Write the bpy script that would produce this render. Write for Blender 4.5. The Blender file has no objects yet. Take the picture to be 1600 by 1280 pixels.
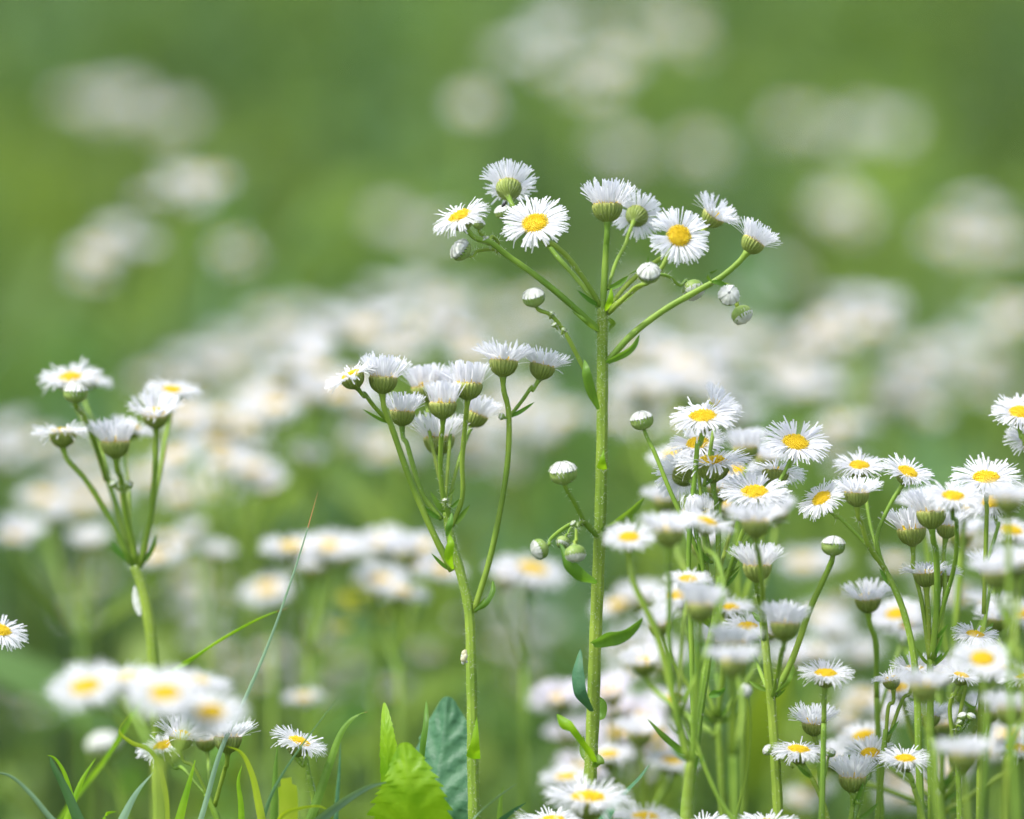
import bpy, math, random
import numpy as np
from mathutils import Vector, Matrix, Quaternion

# ------------------------------------------------------------------ camera, sky, sun, exposure
SC = bpy.context.scene
COL = SC.collection
PITCH = math.radians(8.0)
LENS, SENSOR, DF = 200.0, 36.0, 1.28
HC = 0.792
cam_d = bpy.data.cameras.new('camera'); CAM = bpy.data.objects.new('camera', cam_d); COL.objects.link(CAM)
CAM.location = (0, 0, HC); CAM.rotation_euler = (math.radians(90) - PITCH, 0, 0)
cam_d.lens = LENS; cam_d.sensor_width = SENSOR; cam_d.clip_start = 0.05; cam_d.clip_end = 500
cam_d.dof.use_dof = True; cam_d.dof.focus_distance = DF; cam_d.dof.aperture_fstop = 6.6
SC.camera = CAM
SUN_EL, SUN_AZ = math.radians(60), math.radians(-115)      # azimuth from +Y (away from camera) towards +X
world = bpy.data.worlds.new('World'); SC.world = world; world.use_nodes = True
wn = world.node_tree; wn.nodes.clear()
sky = wn.nodes.new('ShaderNodeTexSky'); sky.sky_type = 'NISHITA'; sky.sun_disc = False
sky.sun_elevation = SUN_EL; sky.sun_rotation = SUN_AZ; sky.air_density = 1.0; sky.dust_density = 2.5; sky.ozone_density = 1.0
bg = wn.nodes.new('ShaderNodeBackground'); bg.inputs[1].default_value = 0.15
wo = wn.nodes.new('ShaderNodeOutputWorld')
veil = wn.nodes.new('ShaderNodeHueSaturation'); veil.inputs['Saturation'].default_value = 0.65
wn.links.new(sky.outputs[0], veil.inputs['Color']); wn.links.new(veil.outputs[0], bg.inputs[0]); wn.links.new(bg.outputs[0], wo.inputs[0])
sun_d = bpy.data.lights.new('sun', 'SUN'); sun_d.energy = 2.0; sun_d.angle = math.radians(6); sun_d.color = (1, 0.99, 0.975)
SUN = bpy.data.objects.new('sun', sun_d); COL.objects.link(SUN)
sdir = Vector((math.sin(SUN_AZ) * math.cos(SUN_EL), math.cos(SUN_AZ) * math.cos(SUN_EL), math.sin(SUN_EL)))
SUN.rotation_euler = sdir.to_track_quat('Z', 'Y').to_euler()
SC.view_settings.view_transform = 'Standard'; SC.view_settings.look = 'None'
SC.view_settings.exposure = 1.22; SC.view_settings.gamma = 1.0
SC.cycles.max_bounces = 10; SC.cycles.diffuse_bounces = 6; SC.cycles.transmission_bounces = 6
SC.cycles.use_denoising = True

FW = Vector((0, math.cos(PITCH), -math.sin(PITCH))); UP = Vector((0, math.sin(PITCH), math.cos(PITCH))); RT = Vector((1, 0, 0))
KPX = SENSOR / LENS / 1600.0                              # metres per photo pixel at one metre
PXM = KPX * DF
def P(x, y, d):                                           # photo pixel and distance -> a point in the meadow
    return Vector((0, 0, HC)) + FW * d + RT * ((x - 800) * KPX * d) + UP * ((640 - y) * KPX * d)
def AX(a):
    v = RT * a[0] + UP * a[1] - FW * a[2]
    return v.normalized()

# ------------------------------------------------------------------ materials
def nt(name):
    m = bpy.data.materials.new(name); m.use_nodes = True
    t = m.node_tree; t.nodes.clear()
    return m, t
def N(t, kind, **kw):
    n = t.nodes.new(kind)
    for k, v in kw.items():
        if k in n.inputs: n.inputs[k].default_value = v
        else: setattr(n, k, v)
    return n
def ramp(t, fac, stops):
    r = t.nodes.new('ShaderNodeValToRGB'); t.links.new(fac, r.inputs[0])
    e = r.color_ramp.elements
    while len(e) < len(stops): e.new(0.5)
    for i, (p, c) in enumerate(stops): e[i].position = p; e[i].color = (*c, 1)
    return r.outputs[0]
def leafy(name, cols, scale=60, trans=0.45, rough=0.5, tint=None, bump=0.0, bscale=900, hue=0.0, spec=0.35, sat=1.15, tboost=(1.25, 1.2, 0.6)):
    """plant tissue: diffuse + gloss in front, light coming through the blade behind"""
    m, t = nt(name)
    tc = N(t, 'ShaderNodeTexCoord'); oi = N(t, 'ShaderNodeObjectInfo')
    no = N(t, 'ShaderNodeTexNoise', Scale=scale, Detail=3.0); t.links.new(tc.outputs['Object'], no.inputs['Vector'])
    col = ramp(t, no.outputs[0], [(0.3, cols[0]), (0.7, cols[1])])
    if tint:
        at = N(t, 'ShaderNodeAttribute', attribute_name=tint)
        mx = N(t, 'ShaderNodeMix', data_type='RGBA', blend_type='MULTIPLY'); mx.inputs[0].default_value = 1
        t.links.new(col, mx.inputs[6]); t.links.new(at.outputs[0], mx.inputs[7]); col = mx.outputs[2]
    if hue:
        hs = N(t, 'ShaderNodeHueSaturation'); mr = N(t, 'ShaderNodeMapRange')
        mr.inputs[3].default_value = 0.5 - hue; mr.inputs[4].default_value = 0.5 + hue
        t.links.new(oi.outputs['Random'], mr.inputs[0]); t.links.new(mr.outputs[0], hs.inputs['Hue']); t.links.new(col, hs.inputs['Color'])
        col = hs.outputs[0]
    pb = N(t, 'ShaderNodeBsdfPrincipled'); pb.inputs['Roughness'].default_value = rough; pb.inputs['Specular IOR Level'].default_value = spec
    t.links.new(col, pb.inputs['Base Color'])
    tr = N(t, 'ShaderNodeBsdfTranslucent')
    mt = N(t, 'ShaderNodeMix', data_type='RGBA', blend_type='MULTIPLY'); mt.inputs[0].default_value = 1; mt.inputs[7].default_value = (*tboost, 1)
    t.links.new(col, mt.inputs[6]); t.links.new(mt.outputs[2], tr.inputs[0])
    if bump:
        nb = N(t, 'ShaderNodeTexNoise', Scale=bscale, Detail=2.0); t.links.new(tc.outputs['Object'], nb.inputs['Vector'])
        bp = N(t, 'ShaderNodeBump'); bp.inputs['Strength'].default_value = bump; bp.inputs['Distance'].default_value = 0.0003
        t.links.new(nb.outputs[0], bp.inputs['Height']); t.links.new(bp.outputs[0], pb.inputs['Normal'])
    ms = N(t, 'ShaderNodeMixShader'); ms.inputs[0].default_value = trans
    t.links.new(pb.outputs[0], ms.inputs[1]); t.links.new(tr.outputs[0], ms.inputs[2])
    o = N(t, 'ShaderNodeOutputMaterial'); t.links.new(ms.outputs[0], o.inputs[0])
    return m
M_PETAL = leafy('petal_white', [(0.80, 0.80, 0.83), (0.86, 0.86, 0.87)], 400, 0.58, 0.6, spec=0.2, tboost=(1, 1, 1.0))
M_PINKPETAL = leafy('petal_lilac', [(0.78, 0.745, 0.81), (0.83, 0.81, 0.85)], 400, 0.55, 0.6, spec=0.2, tboost=(1, 1, 1.0))
M_DISC = leafy('disc_yellow', [(0.70, 0.48, 0.010), (0.85, 0.66, 0.03)], 900, 0.15, 0.55, bump=0.3, bscale=2500, tboost=(1, 1, 1))
M_STEM = leafy('stem_green', [(0.15, 0.265, 0.026), (0.285, 0.41, 0.05)], 90, 0.22, 0.5, bump=0.25, bscale=1500, hue=0.012)
M_HAIR = leafy('plant_hair', [(0.6, 0.65, 0.5), (0.72, 0.76, 0.62)], 100, 0.5, 0.5, tboost=(1, 1, 1))
M_LEAF = leafy('leaf_green', [(0.09, 0.20, 0.025), (0.16, 0.31, 0.04)], 90, 0.48, 0.45, bump=0.3, hue=0.015)
M_LEAFB = leafy('leaf_bright', [(0.17, 0.36, 0.012), (0.29, 0.49, 0.02)], 160, 0.60, 0.45, bump=0.3)
M_TEAL = leafy('leaf_bluegreen', [(0.042, 0.13, 0.06), (0.07, 0.18, 0.085)], 400, 0.2, 0.5, bump=0.7, bscale=900, spec=0.3)
M_GRASS = leafy('grass_green', [(0.12, 0.25, 0.03), (0.20, 0.34, 0.05)], 60, 0.45, 0.45)
M_GRASSY = leafy('grass_yellow', [(0.30, 0.42, 0.02), (0.40, 0.50, 0.04)], 80, 0.55, 0.45)
M_GRASSB = leafy('grass_bluish', [(0.11, 0.20, 0.11), (0.17, 0.28, 0.16)], 80, 0.25, 0.4, spec=0.45)
M_GRASSD = leafy('grass_dark', [(0.04, 0.11, 0.03), (0.07, 0.16, 0.05)], 80, 0.3, 0.4)
M_MEADOW = leafy('meadow_grass', [(0.084, 0.152, 0.034), (0.152, 0.234, 0.050)], 2.2, 0.42, 0.5, tint='tint', spec=0.3)
M_WEED = leafy('meadow_leaves', [(0.076, 0.144, 0.034), (0.136, 0.222, 0.050)], 2.0, 0.45, 0.5, tint='tint', spec=0.3)
M_YELLOWWEED = leafy('yellow_green_leaf', [(0.15, 0.26, 0.03), (0.22, 0.32, 0.04)], 10, 0.55, 0.5)
M_GOLD = leafy('spike_yellow', [(0.42, 0.42, 0.02), (0.55, 0.50, 0.03)], 300, 0.3, 0.6, tboost=(1, 1, 1))
M_BUDG = leafy('bud_green', [(0.20, 0.32, 0.06), (0.32, 0.42, 0.12)], 500, 0.25, 0.5, bump=0.3, bscale=2000)
M_BUDW = leafy('bud_white', [(0.60, 0.63, 0.52), (0.82, 0.82, 0.80)], 900, 0.3, 0.6, bump=0.4, bscale=2500, tboost=(1, 1, 1))
M_BROWN = leafy('dry_brown', [(0.35, 0.18, 0.07), (0.5, 0.28, 0.12)], 600, 0.1, 0.7, bump=0.5, tboost=(1, 1, 1))
M_CREAM = leafy('husk_cream', [(0.55, 0.5, 0.3), (0.75, 0.72, 0.5)], 900, 0.3, 0.7, tboost=(1, 1, 1))
M_TIP = leafy('dry_tip', [(0.35, 0.16, 0.06), (0.45, 0.22, 0.08)], 300, 0.3, 0.6, tboost=(1, 1, 1))
M_INK = leafy('insect_black', [(0.012, 0.011, 0.01), (0.02, 0.018, 0.015)], 300, 0.0, 0.3, tboost=(1, 1, 1))
def invol_mat():                                          # green bracts with pale yellowish tips
    m, t = nt('involucre_green')
    tc = N(t, 'ShaderNodeTexCoord'); sp = N(t, 'ShaderNodeSeparateXYZ'); t.links.new(tc.outputs['Object'], sp.inputs[0])
    mr = N(t, 'ShaderNodeMapRange'); mr.inputs[2].default_value = 0.0042; t.links.new(sp.outputs[2], mr.inputs[0])
    no = N(t, 'ShaderNodeTexNoise', Scale=900.0); t.links.new(tc.outputs['Object'], no.inputs['Vector'])
    ad = N(t, 'ShaderNodeMath', operation='MULTIPLY_ADD'); t.links.new(no.outputs[0], ad.inputs[0]); ad.inputs[1].default_value = 0.3; t.links.new(mr.outputs[0], ad.inputs[2])
    c = ramp(t, ad.outputs[0], [(0.15, (0.21, 0.29, 0.045)), (0.75, (0.32, 0.40, 0.085)), (0.98, (0.42, 0.45, 0.11)), (1.0, (0.55, 0.50, 0.18))])
    at = N(t, 'ShaderNodeMath', operation='ARCTAN2'); t.links.new(sp.outputs[1], at.inputs[0]); t.links.new(sp.outputs[0], at.inputs[1])
    mu = N(t, 'ShaderNodeMath', operation='MULTIPLY_ADD'); t.links.new(at.outputs[0], mu.inputs[0]); mu.inputs[1].default_value = 21.0
    n3 = N(t, 'ShaderNodeTexNoise', Scale=700.0); t.links.new(tc.outputs['Object'], n3.inputs['Vector'])
    m3 = N(t, 'ShaderNodeMath', operation='MULTIPLY'); t.links.new(n3.outputs[0], m3.inputs[0]); m3.inputs[1].default_value = 5.0; t.links.new(m3.outputs[0], mu.inputs[2])
    si = N(t, 'ShaderNodeMath', operation='SINE'); t.links.new(mu.outputs[0], si.inputs[0])
    rp = ramp(t, si.outputs[0], [(0.0, (0.5, 0.55, 0.45)), (0.5, (1.05, 1.05, 1.0))])
    mx = N(t, 'ShaderNodeMix', data_type='RGBA', blend_type='MULTIPLY'); mx.inputs[0].default_value = 0.28
    t.links.new(c, mx.inputs[6]); t.links.new(rp, mx.inputs[7]); c = mx.outputs[2]
    bp = N(t, 'ShaderNodeBump', Strength=0.5, Distance=0.0003); t.links.new(si.outputs[0], bp.inputs['Height'])
    pb = N(t, 'ShaderNodeBsdfPrincipled', Roughness=0.55); t.links.new(c, pb.inputs['Base Color']); t.links.new(bp.outputs[0], pb.inputs['Normal'])
    tr = N(t, 'ShaderNodeBsdfTranslucent'); t.links.new(c, tr.inputs[0])
    ms = N(t, 'ShaderNodeMixShader'); ms.inputs[0].default_value = 0.25
    t.links.new(pb.outputs[0], ms.inputs[1]); t.links.new(tr.outputs[0], ms.inputs[2])
    o = N(t, 'ShaderNodeOutputMaterial'); t.links.new(ms.outputs[0], o.inputs[0])
    return m
M_INV = invol_mat()

# ------------------------------------------------------------------ mesh helpers
class MB:
    def __init__(s): s.v = []; s.f = []; s.mi = []
    def add(s, vs, fs, mi=0):
        o = len(s.v); s.v.extend(tuple(v) for v in vs)
        for f in fs: s.f.append(tuple(i + o for i in f)); s.mi.append(mi)
    def mesh(s, name, mats):
        me = bpy.data.meshes.new(name); me.from_pydata(s.v, [], s.f)
        for m in (mats if isinstance(mats, (list, tuple)) else [mats]): me.materials.append(m)
        me.polygons.foreach_set('material_index', s.mi)
        me.polygons.foreach_set('use_smooth', [True] * len(s.f)); me.update()
        return me
def link(name, me, parent=None):
    o = bpy.data.objects.new(name, me); COL.objects.link(o)
    if parent: o.parent = parent
    return o
def tag(o, label=None, cat=None, group=None, kind=None):
    if label: o['label'] = label
    if cat: o['category'] = cat
    if group: o['group'] = group
    if kind: o['kind'] = kind
    return o
def empty(name, loc):
    o = bpy.data.objects.new(name, None); o.empty_display_size = 0.01; COL.objects.link(o); o.location = loc
    return o
def smooth(pts, n=6):
    """Catmull-Rom through the points"""
    p = [Vector(q) for q in pts]
    if len(p) < 3: return [p[0].lerp(p[-1], i / (n * 2)) for i in range(n * 2 + 1)]
    p = [p[0] * 2 - p[1]] + p + [p[-1] * 2 - p[-2]]
    out = []
    for i in range(1, len(p) - 2):                        # centripetal, so uneven spacing does not overshoot
        a, b, c, d = p[i - 1], p[i], p[i + 1], p[i + 2]
        t0 = 0.0; t1 = max(1e-4, (b - a).length ** .5); t2 = t1 + max(1e-4, (c - b).length ** .5); t3 = t2 + max(1e-4, (d - c).length ** .5)
        for k in range(n):
            t = t1 + (t2 - t1) * k / n
            A1 = a * ((t1 - t) / (t1 - t0)) + b * ((t - t0) / (t1 - t0)); A2 = b * ((t2 - t) / (t2 - t1)) + c * ((t - t1) / (t2 - t1)); A3 = c * ((t3 - t) / (t3 - t2)) + d * ((t - t2) / (t3 - t2))
            B1 = A1 * ((t2 - t) / (t2 - t0)) + A2 * ((t - t0) / (t2 - t0)); B2 = A2 * ((t3 - t) / (t3 - t1)) + A3 * ((t - t1) / (t3 - t1))
            out.append(B1 * ((t2 - t) / (t2 - t1)) + B2 * ((t - t1) / (t2 - t1)))
    out.append(p[-2]); return out
def frames(pts):
    tg = [(pts[min(i + 1, len(pts) - 1)] - pts[max(i - 1, 0)]).normalized() for i in range(len(pts))]
    n = tg[0].orthogonal().normalized(); fr = []
    for t in tg:
        n = (n - t * n.dot(t)).normalized(); fr.append((t, n, t.cross(n)))
    return fr
def tube(mb, pts, rad, sides=10, ridge=0.0, hair=0, rng=None, hmi=1, hl=0.0011):
    """rad: radius list along the line or (r0, r1)"""
    n = len(pts); fr = frames(pts)
    R = [rad[0] + (rad[1] - rad[0]) * i / (n - 1) for i in range(n)] if len(rad) == 2 else rad
    vs = []; fs = []
    ph = (pts[0].x * 911 + pts[-1].z * 577) % 6.28
    for i, (p, (t, a, b), r) in enumerate(zip(pts, fr, R)):
        r *= 1 + .035 * math.sin(i * 1.9 + ph) + .025 * math.sin(i * .7 + ph * 2)
        for k in range(sides):
            th = 2 * math.pi * k / sides; rr = r * (1 + (ridge * math.cos(7 * th) if sides >= 18 else (ridge if k % 2 else -ridge)))
            vs.append(p + a * (math.cos(th) * rr) + b * (math.sin(th) * rr))
    for i in range(n - 1):
        for k in range(sides):
            k2 = (k + 1) % sides
            fs.append((i * sides + k, i * sides + k2, (i + 1) * sides + k2, (i + 1) * sides + k))
    fs.append(tuple(range(sides))[::-1]); fs.append(tuple((n - 1) * sides + k for k in range(sides)))
    mb.add(vs, fs)
    if hair:
        for _ in range(hair):
            u = rng.random() * (n - 1.001); i = int(u); f = u - i
            p = pts[i].lerp(pts[i + 1], f); t, a, b = fr[i]; r = R[i]
            th = rng.random() * 6.283; d = a * math.cos(th) + b * math.sin(th); s = t.cross(d)
            h = hl * rng.uniform(0.5, 1.4); w = 0.000048
            q = p + d * r * 0.95
            mb.add([q - s * w, q + s * w, q + d * h + t * h * rng.uniform(-0.5, 0.6) + s * h * rng.uniform(-.3, .3)], [(0, 1, 2)], hmi)
def blade(mb, pts, wid, side, fold=0.25, prof=None, mi=0, n=6, wave=0.0, tipn=0):
    """a leaf or grass blade along pts; side = sideways direction; wid = half width"""
    q = smooth(pts, n); m = len(q)
    vs = []; fs = []
    for i, p in enumerate(q):
        u = i / (m - 1)
        t = (q[min(i + 1, m - 1)] - q[max(i - 1, 0)]).normalized()
        s = (side - t * side.dot(t)).normalized(); nn = t.cross(s)
        w = wid * (prof(u) if prof else math.sin(math.pi * min(1, u * 0.93 + 0.07)) ** 0.7)
        w = max(w, wid * 0.015); wv = wave * wid * math.sin(u * 17)
        vs += [p - s * w + nn * (w * fold + wv), p - s * w * 0.5 + nn * w * fold * 0.42, p - nn * w * 0.05, p + s * w * 0.5 + nn * w * fold * 0.42, p + s * w + nn * (w * fold - wv)]
    for i in range(m - 1):
        for k in range(4):
            a = i * 5 + k; fs.append((a, a + 1, a + 6, a + 5))
    o = len(mb.f); mb.add(vs, fs, mi)
    if tipn:
        for k in range(tipn * 4): mb.mi[-1 - k] = 1

# ------------------------------------------------------------------ flower heads (axis +Z, origin where the stalk joins, metres)
MM = 0.001
def petals_mesh(kind, seed):
    r = random.Random(seed * 77 + len(kind)); mb = MB()
    spec = {'flat': (12, 26, 4.9, 214), 'wide': (43, 14, 5.0, 200), 'cup': (60, 8, 5.3, 190), 'tight': (76, 2, 5.0, 180),
            'droop': (4, 32, 4.8, 206), 'shaggy': (32, 25, 4.6, 180), 'globe': (70, -65, 3.6, 150)}[kind]
    el0, curl, L0, n = spec
    clump = [(r.random() * 6.283, r.uniform(0.12, 0.32)) for _ in range(5)]
    lop = r.random() * 6.283; lopa = r.uniform(0, 7)
    gaps = [(r.random() * 6.283, r.uniform(.08, .2)) for _ in range(0 if kind == 'globe' else (0, 1, 2, 1)[seed % 4])]; bad = (0.04, 0.05, 0.10, 0.16)[seed % 4]
    for layer in range(3 if kind == 'globe' else 2):
        for k in range(n // (3 if kind == 'globe' else 2)):
            th = 2 * math.pi * (k + 0.5 * layer) / (n // (3 if kind == 'globe' else 2)) + r.gauss(0, 0.022)
            for c, w in clump:
                dlt = (th - c + math.pi) % (2 * math.pi) - math.pi
                if abs(dlt) < w * 2: th -= dlt * 0.15
            if any(abs((th - g + math.pi) % (2 * math.pi) - math.pi) < w and r.random() < .85 for g, w in gaps): continue
            el = math.radians(el0 + r.gauss(0, 8) + layer * 6 + lopa * math.cos(th - lop)
                              + (r.uniform(-45, 30) if r.random() < bad else 0))
            cu = math.radians(curl + r.gauss(0, 14))
            L = L0 * r.uniform(0.84, 1.08) * (0.94 if layer else 1); w0 = r.uniform(0.115, 0.165)
            r0 = 2.75 - layer * 0.3 - (0.9 * layer if kind == 'globe' else 0)
            dx, dy = math.cos(th), math.sin(th); tw = r.gauss(0, 0.3); sway = r.gauss(0, 0.075)
            prad, pz = r0, 3.55 + layer * 0.12
            S = 5; rows = []
            for i in range(S + 1):
                u = i / S; e = el - cu * u
                wv = w0 * (0.45 + 0.75 * min(1, u * 2.2)) * (1 if u < 0.85 else 0.8) * (1.0)
                t2 = tw * u; ss = sway * u * u * L
                cx, cy = -dy, dx
                nx, nz = -math.sin(e), math.cos(e)
                sx = (cx * math.cos(t2) + nx * dx * math.sin(t2)); sy = (cy * math.cos(t2) + nx * dy * math.sin(t2)); sz = nz * math.sin(t2)
                px_, py_ = prad * dx + cx * ss, prad * dy + cy * ss
                rows.append([((px_ - sx * wv) * MM, (py_ - sy * wv) * MM, (pz - sz * wv) * MM),
                             ((px_ - nx * dx * 0.05) * MM, (py_ - nx * dy * .05) * MM, (pz - nz * 0.05) * MM),
                             ((px_ + sx * wv) * MM, (py_ + sy * wv) * MM, (pz + sz * wv) * MM)])
                prad += L / S * math.cos(e); pz += L / S * math.sin(e)
            vs = [v for row in rows for v in row]
            mb.add(vs, [(i * 3 + j, i * 3 + j + 1, i * 3 + j + 4, i * 3 + j + 3) for i in range(S) for j in range(2)])
    return mb.mesh('ray_petals_' + kind, M_PETAL)
def disc_mesh(seed):
    r = random.Random(seed); mb = MB(); RD = 2.75
    def dome(u): return 3.35 + 1.15 * (1 - u * u) - 0.25 * math.exp(-(u / 0.28) ** 2)
    rings, seg = 8, 28; vs = [(0, 0, dome(0) * MM)]; fs = []
    for i in range(1, rings + 1):
        u = i / rings
        for k in range(seg):
            th = 2 * math.pi * k / seg; vs.append((RD * u * math.cos(th) * MM, RD * u * math.sin(th) * MM, dome(u) * MM))
    for k in range(seg): fs.append((0, 1 + k, 1 + (k + 1) % seg))
    for i in range(rings - 1):
        for k in range(seg):
            a = 1 + i * seg; fs.append((a + k, a + seg + k, a + seg + (k + 1) % seg, a + (k + 1) % seg))
    mb.add(vs, fs)
    n = 165
    for i in range(n):
        u = math.sqrt((i + 0.5) / n) * 0.99; th = i * 2.39996; c = Vector((RD * u * math.cos(th), RD * u * math.sin(th), dome(u)))
        nn = Vector((math.cos(th) * u * 0.75, math.sin(th) * u * 0.75, 1)).normalized()
        op = 1 if u > 0.55 else 0.7
        h = r.uniform(0.25, 0.62) * op; w = 0.15; a = nn.orthogonal().normalized(); b = nn.cross(a)
        vs = []
        for hh, ww in ((-0.1, 0.8), (h * 0.6, 0.9), (h, 1.25 * op)):
            for k in range(5):
                t = 2 * math.pi * k / 5 + i; vs.append((c + nn * hh + (a * math.cos(t) + b * math.sin(t)) * w * ww) * MM)
        vs.append((c + nn * (h + 0.06)) * MM)
        fs = [(j * 5 + k, j * 5 + (k + 1) % 5, j * 5 + 5 + (k + 1) % 5, j * 5 + 5 + k) for j in range(2) for k in range(5)] + [(10 + k, 10 + (k + 1) % 5, 15) for k in range(5)]
        mb.add(vs, fs)
    return mb.mesh('disc', M_DISC)
def invol_mesh(seed):
    r = random.Random(seed); mb = MB()
    prof = [(0.5, -0.5), (0.7, -0.1), (1.15, 0.22), (1.85, 0.65), (2.45, 1.25), (2.85, 2.05), (3.08, 2.9), (3.1, 3.5), (2.85, 3.68), (2.0, 3.5)]
    seg = 84; vs = []; fs = []
    for j, (rr, z) in enumerate(prof):
        for k in range(seg):
            th = 2 * math.pi * k / seg
            a = rr * (1 + (0.035 if k % 3 == 1 else -0.02) * (1 if 2 < j < 8 else 0)); zz = z + (0.16 * math.sin(k * 2.1 + seed) if j in (7, 8) else 0)
            vs.append((a * math.cos(th) * MM, a * math.sin(th) * MM, zz * MM))
    for j in range(len(prof) - 1):
        for k in range(seg): fs.append((j * seg + k, j * seg + (k + 1) % seg, (j + 1) * seg + (k + 1) % seg, (j + 1) * seg + k))
    mb.add(vs, fs)
    for _ in range(46):                                   # bract tips standing off the cup
        th = r.random() * 6.283; z0 = r.uniform(0.9, 2.3); w = 0.13
        def rad(z):
            for (ra, za), (rb, zb) in zip(prof, prof[1:]):
                if za <= z <= zb: return ra + (rb - ra) * (z - za) / (zb - za)
            return 3.0
        c, s = math.cos(th), math.sin(th); rows = []
        for u, ww in ((0, 1), (0.5, 0.9), (1, 0.08)):
            z = z0 + u * 1.35; rr = rad(min(z, 3.4)) + 0.06 + 0.12 * u * u
            rows += [((rr * c + s * w * ww) * MM, (rr * s - c * w * ww) * MM, z * MM), ((rr * c - s * w * ww) * MM, (rr * s + c * w * ww) * MM, z * MM)]
        mb.add(rows, [(0, 1, 3, 2), (2, 3, 5, 4)])
    for _ in range(90):                                   # soft hairs
        th = r.random() * 6.283; z = r.uniform(0.3, 3.0); c, s = math.cos(th), math.sin(th)
        rr = 0.8 + 2.25 * min(1, z / 1.9) ** 0.7; h = r.uniform(0.4, 0.9)
        mb.add([((rr * c + s * .02) * MM, (rr * s - c * .02) * MM, z * MM), ((rr * c - s * .02) * MM, (rr * s + c * .02) * MM, z * MM),
                ((rr + h) * c * MM, (rr + h) * s * MM, (z + r.uniform(-.3, .3)) * MM)], [(0, 1, 2)], 1)
    return mb.mesh('involucre', [M_INV, M_HAIR])
def bud_mesh(white, seed):
    """white: how far the white rays have pushed out of the green cup (0 to 1)"""
    r = random.Random(seed); top = MB(); seg = 40
    prof = [(0.3, 1.0), (1.9, 1.1), (2.25, 1.7), (2.3, 2.4), (2.12, 3.05), (1.7, 3.5), (1.0, 3.78), (0.3, 3.7), (0.02, 3.62)]
    vs = []; fs = []
    for j, (rr, z) in enumerate(prof):
        for k in range(seg):
            th = 2 * math.pi * k / seg + 0.12 * z * (1 if seed % 2 else -1)
            a = rr * (1 + (0.075 if k % 2 else -0.075)) * (1 + 0.04 * math.sin(3 * th + seed)); vs.append((a * math.cos(th) * MM, a * math.sin(th) * MM, (z + 0.08 * math.sin(k * 1.7)) * MM))
    for j in range(len(prof) - 1):
        for k in range(seg): fs.append((j * seg + k, j * seg + (k + 1) % seg, (j + 1) * seg + (k + 1) % seg, (j + 1) * seg + k))
    top.add(vs, fs)
    for _ in range(95):                                   # ray tips folded over the top
        th = r.random() * 6.283; w = 0.15; rows = []; lift = r.uniform(0, .4)
        for u in (0, 0.35, 0.7, 1):
            ang = 0.2 + u * 1.25; rr = (2.38 + lift) * math.cos(ang) + 0.05; z = 2.3 + (1.62 + lift) * math.sin(ang); c, s = math.cos(th + u * .2), math.sin(th + u * .2); ww = w * (1 - 0.5 * u)
            rows += [((rr * c + s * ww) * MM, (rr * s - c * ww) * MM, z * MM), ((rr * c - s * ww) * MM, (rr * s + c * ww) * MM, z * MM)]
        top.add(rows, [(0, 1, 3, 2), (2, 3, 5, 4), (4, 5, 7, 6)])
    cup = MB(); zt = 4.1 - 2.6 * white; vs = []; fs = []
    cp = [(0.35, -0.25), (0.5, 0.0), (1.2, 0.18), (1.95, 0.7), (2.4, 1.4)] + [(2.42, z) for z in np.linspace(1.8, max(1.9, zt), 4)]
    def sph(z): return 2.46 * math.sqrt(max(0.02, 1 - ((z - 2.1) / 2.35) ** 2))
    for j, (rr, z) in enumerate(cp):
        if j > 4: rr = sph(z)
        for k in range(seg):
            th = 2 * math.pi * k / seg; a = rr * (1 + (0.035 if k % 2 else -0.035)) + 0.03
            zz = z + (0.42 * (1 if k % 2 else -1) if j == len(cp) - 1 else 0); vs.append((a * math.cos(th) * MM, a * math.sin(th) * MM, zz * MM))
    for j in range(len(cp) - 1):
        for k in range(seg): fs.append((j * seg + k, j * seg + (k + 1) % seg, (j + 1) * seg + (k + 1) % seg, (j + 1) * seg + k))
    cup.add(vs, fs)
    for _ in range(60):
        th = r.random() * 6.283; z = r.uniform(0.3, zt); c, s = math.cos(th), math.sin(th); rr = sph(z) * 0.98; h = r.uniform(0.3, 0.7)
        cup.add([((rr * c + s * .02) * MM, (rr * s - c * .02) * MM, z * MM), ((rr * c - s * .02) * MM, (rr * s + c * .02) * MM, z * MM),
                 ((rr + h) * c * MM, (rr + h) * s * MM, (z + r.uniform(-.3, .3)) * MM)], [(0, 1, 2)], 1)
    return top.mesh('bud_rays', M_BUDW), cup.mesh('bud_cup', [M_BUDG, M_HAIR])
KINDS = ('flat', 'wide', 'cup', 'tight', 'droop', 'shaggy', 'globe')
PET = {k: [petals_mesh(k, s) for s in range(1, 7)] for k in KINDS}
LIL = []
for me in PET['flat'][:2] + PET['wide'][:2]:
    c = me.copy(); c.materials[0] = M_PINKPETAL; LIL.append(c)
DISCS = [disc_mesh(s) for s in (3, 8)]; INVS = [invol_mesh(s) for s in (1, 2, 5)]
BUDS = {w: [bud_mesh(w, s) for s in (1, 2)] for w in (0.0, 0.35, 0.6, 0.85, 1.0)}
RIM = 3.6 * MM

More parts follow.
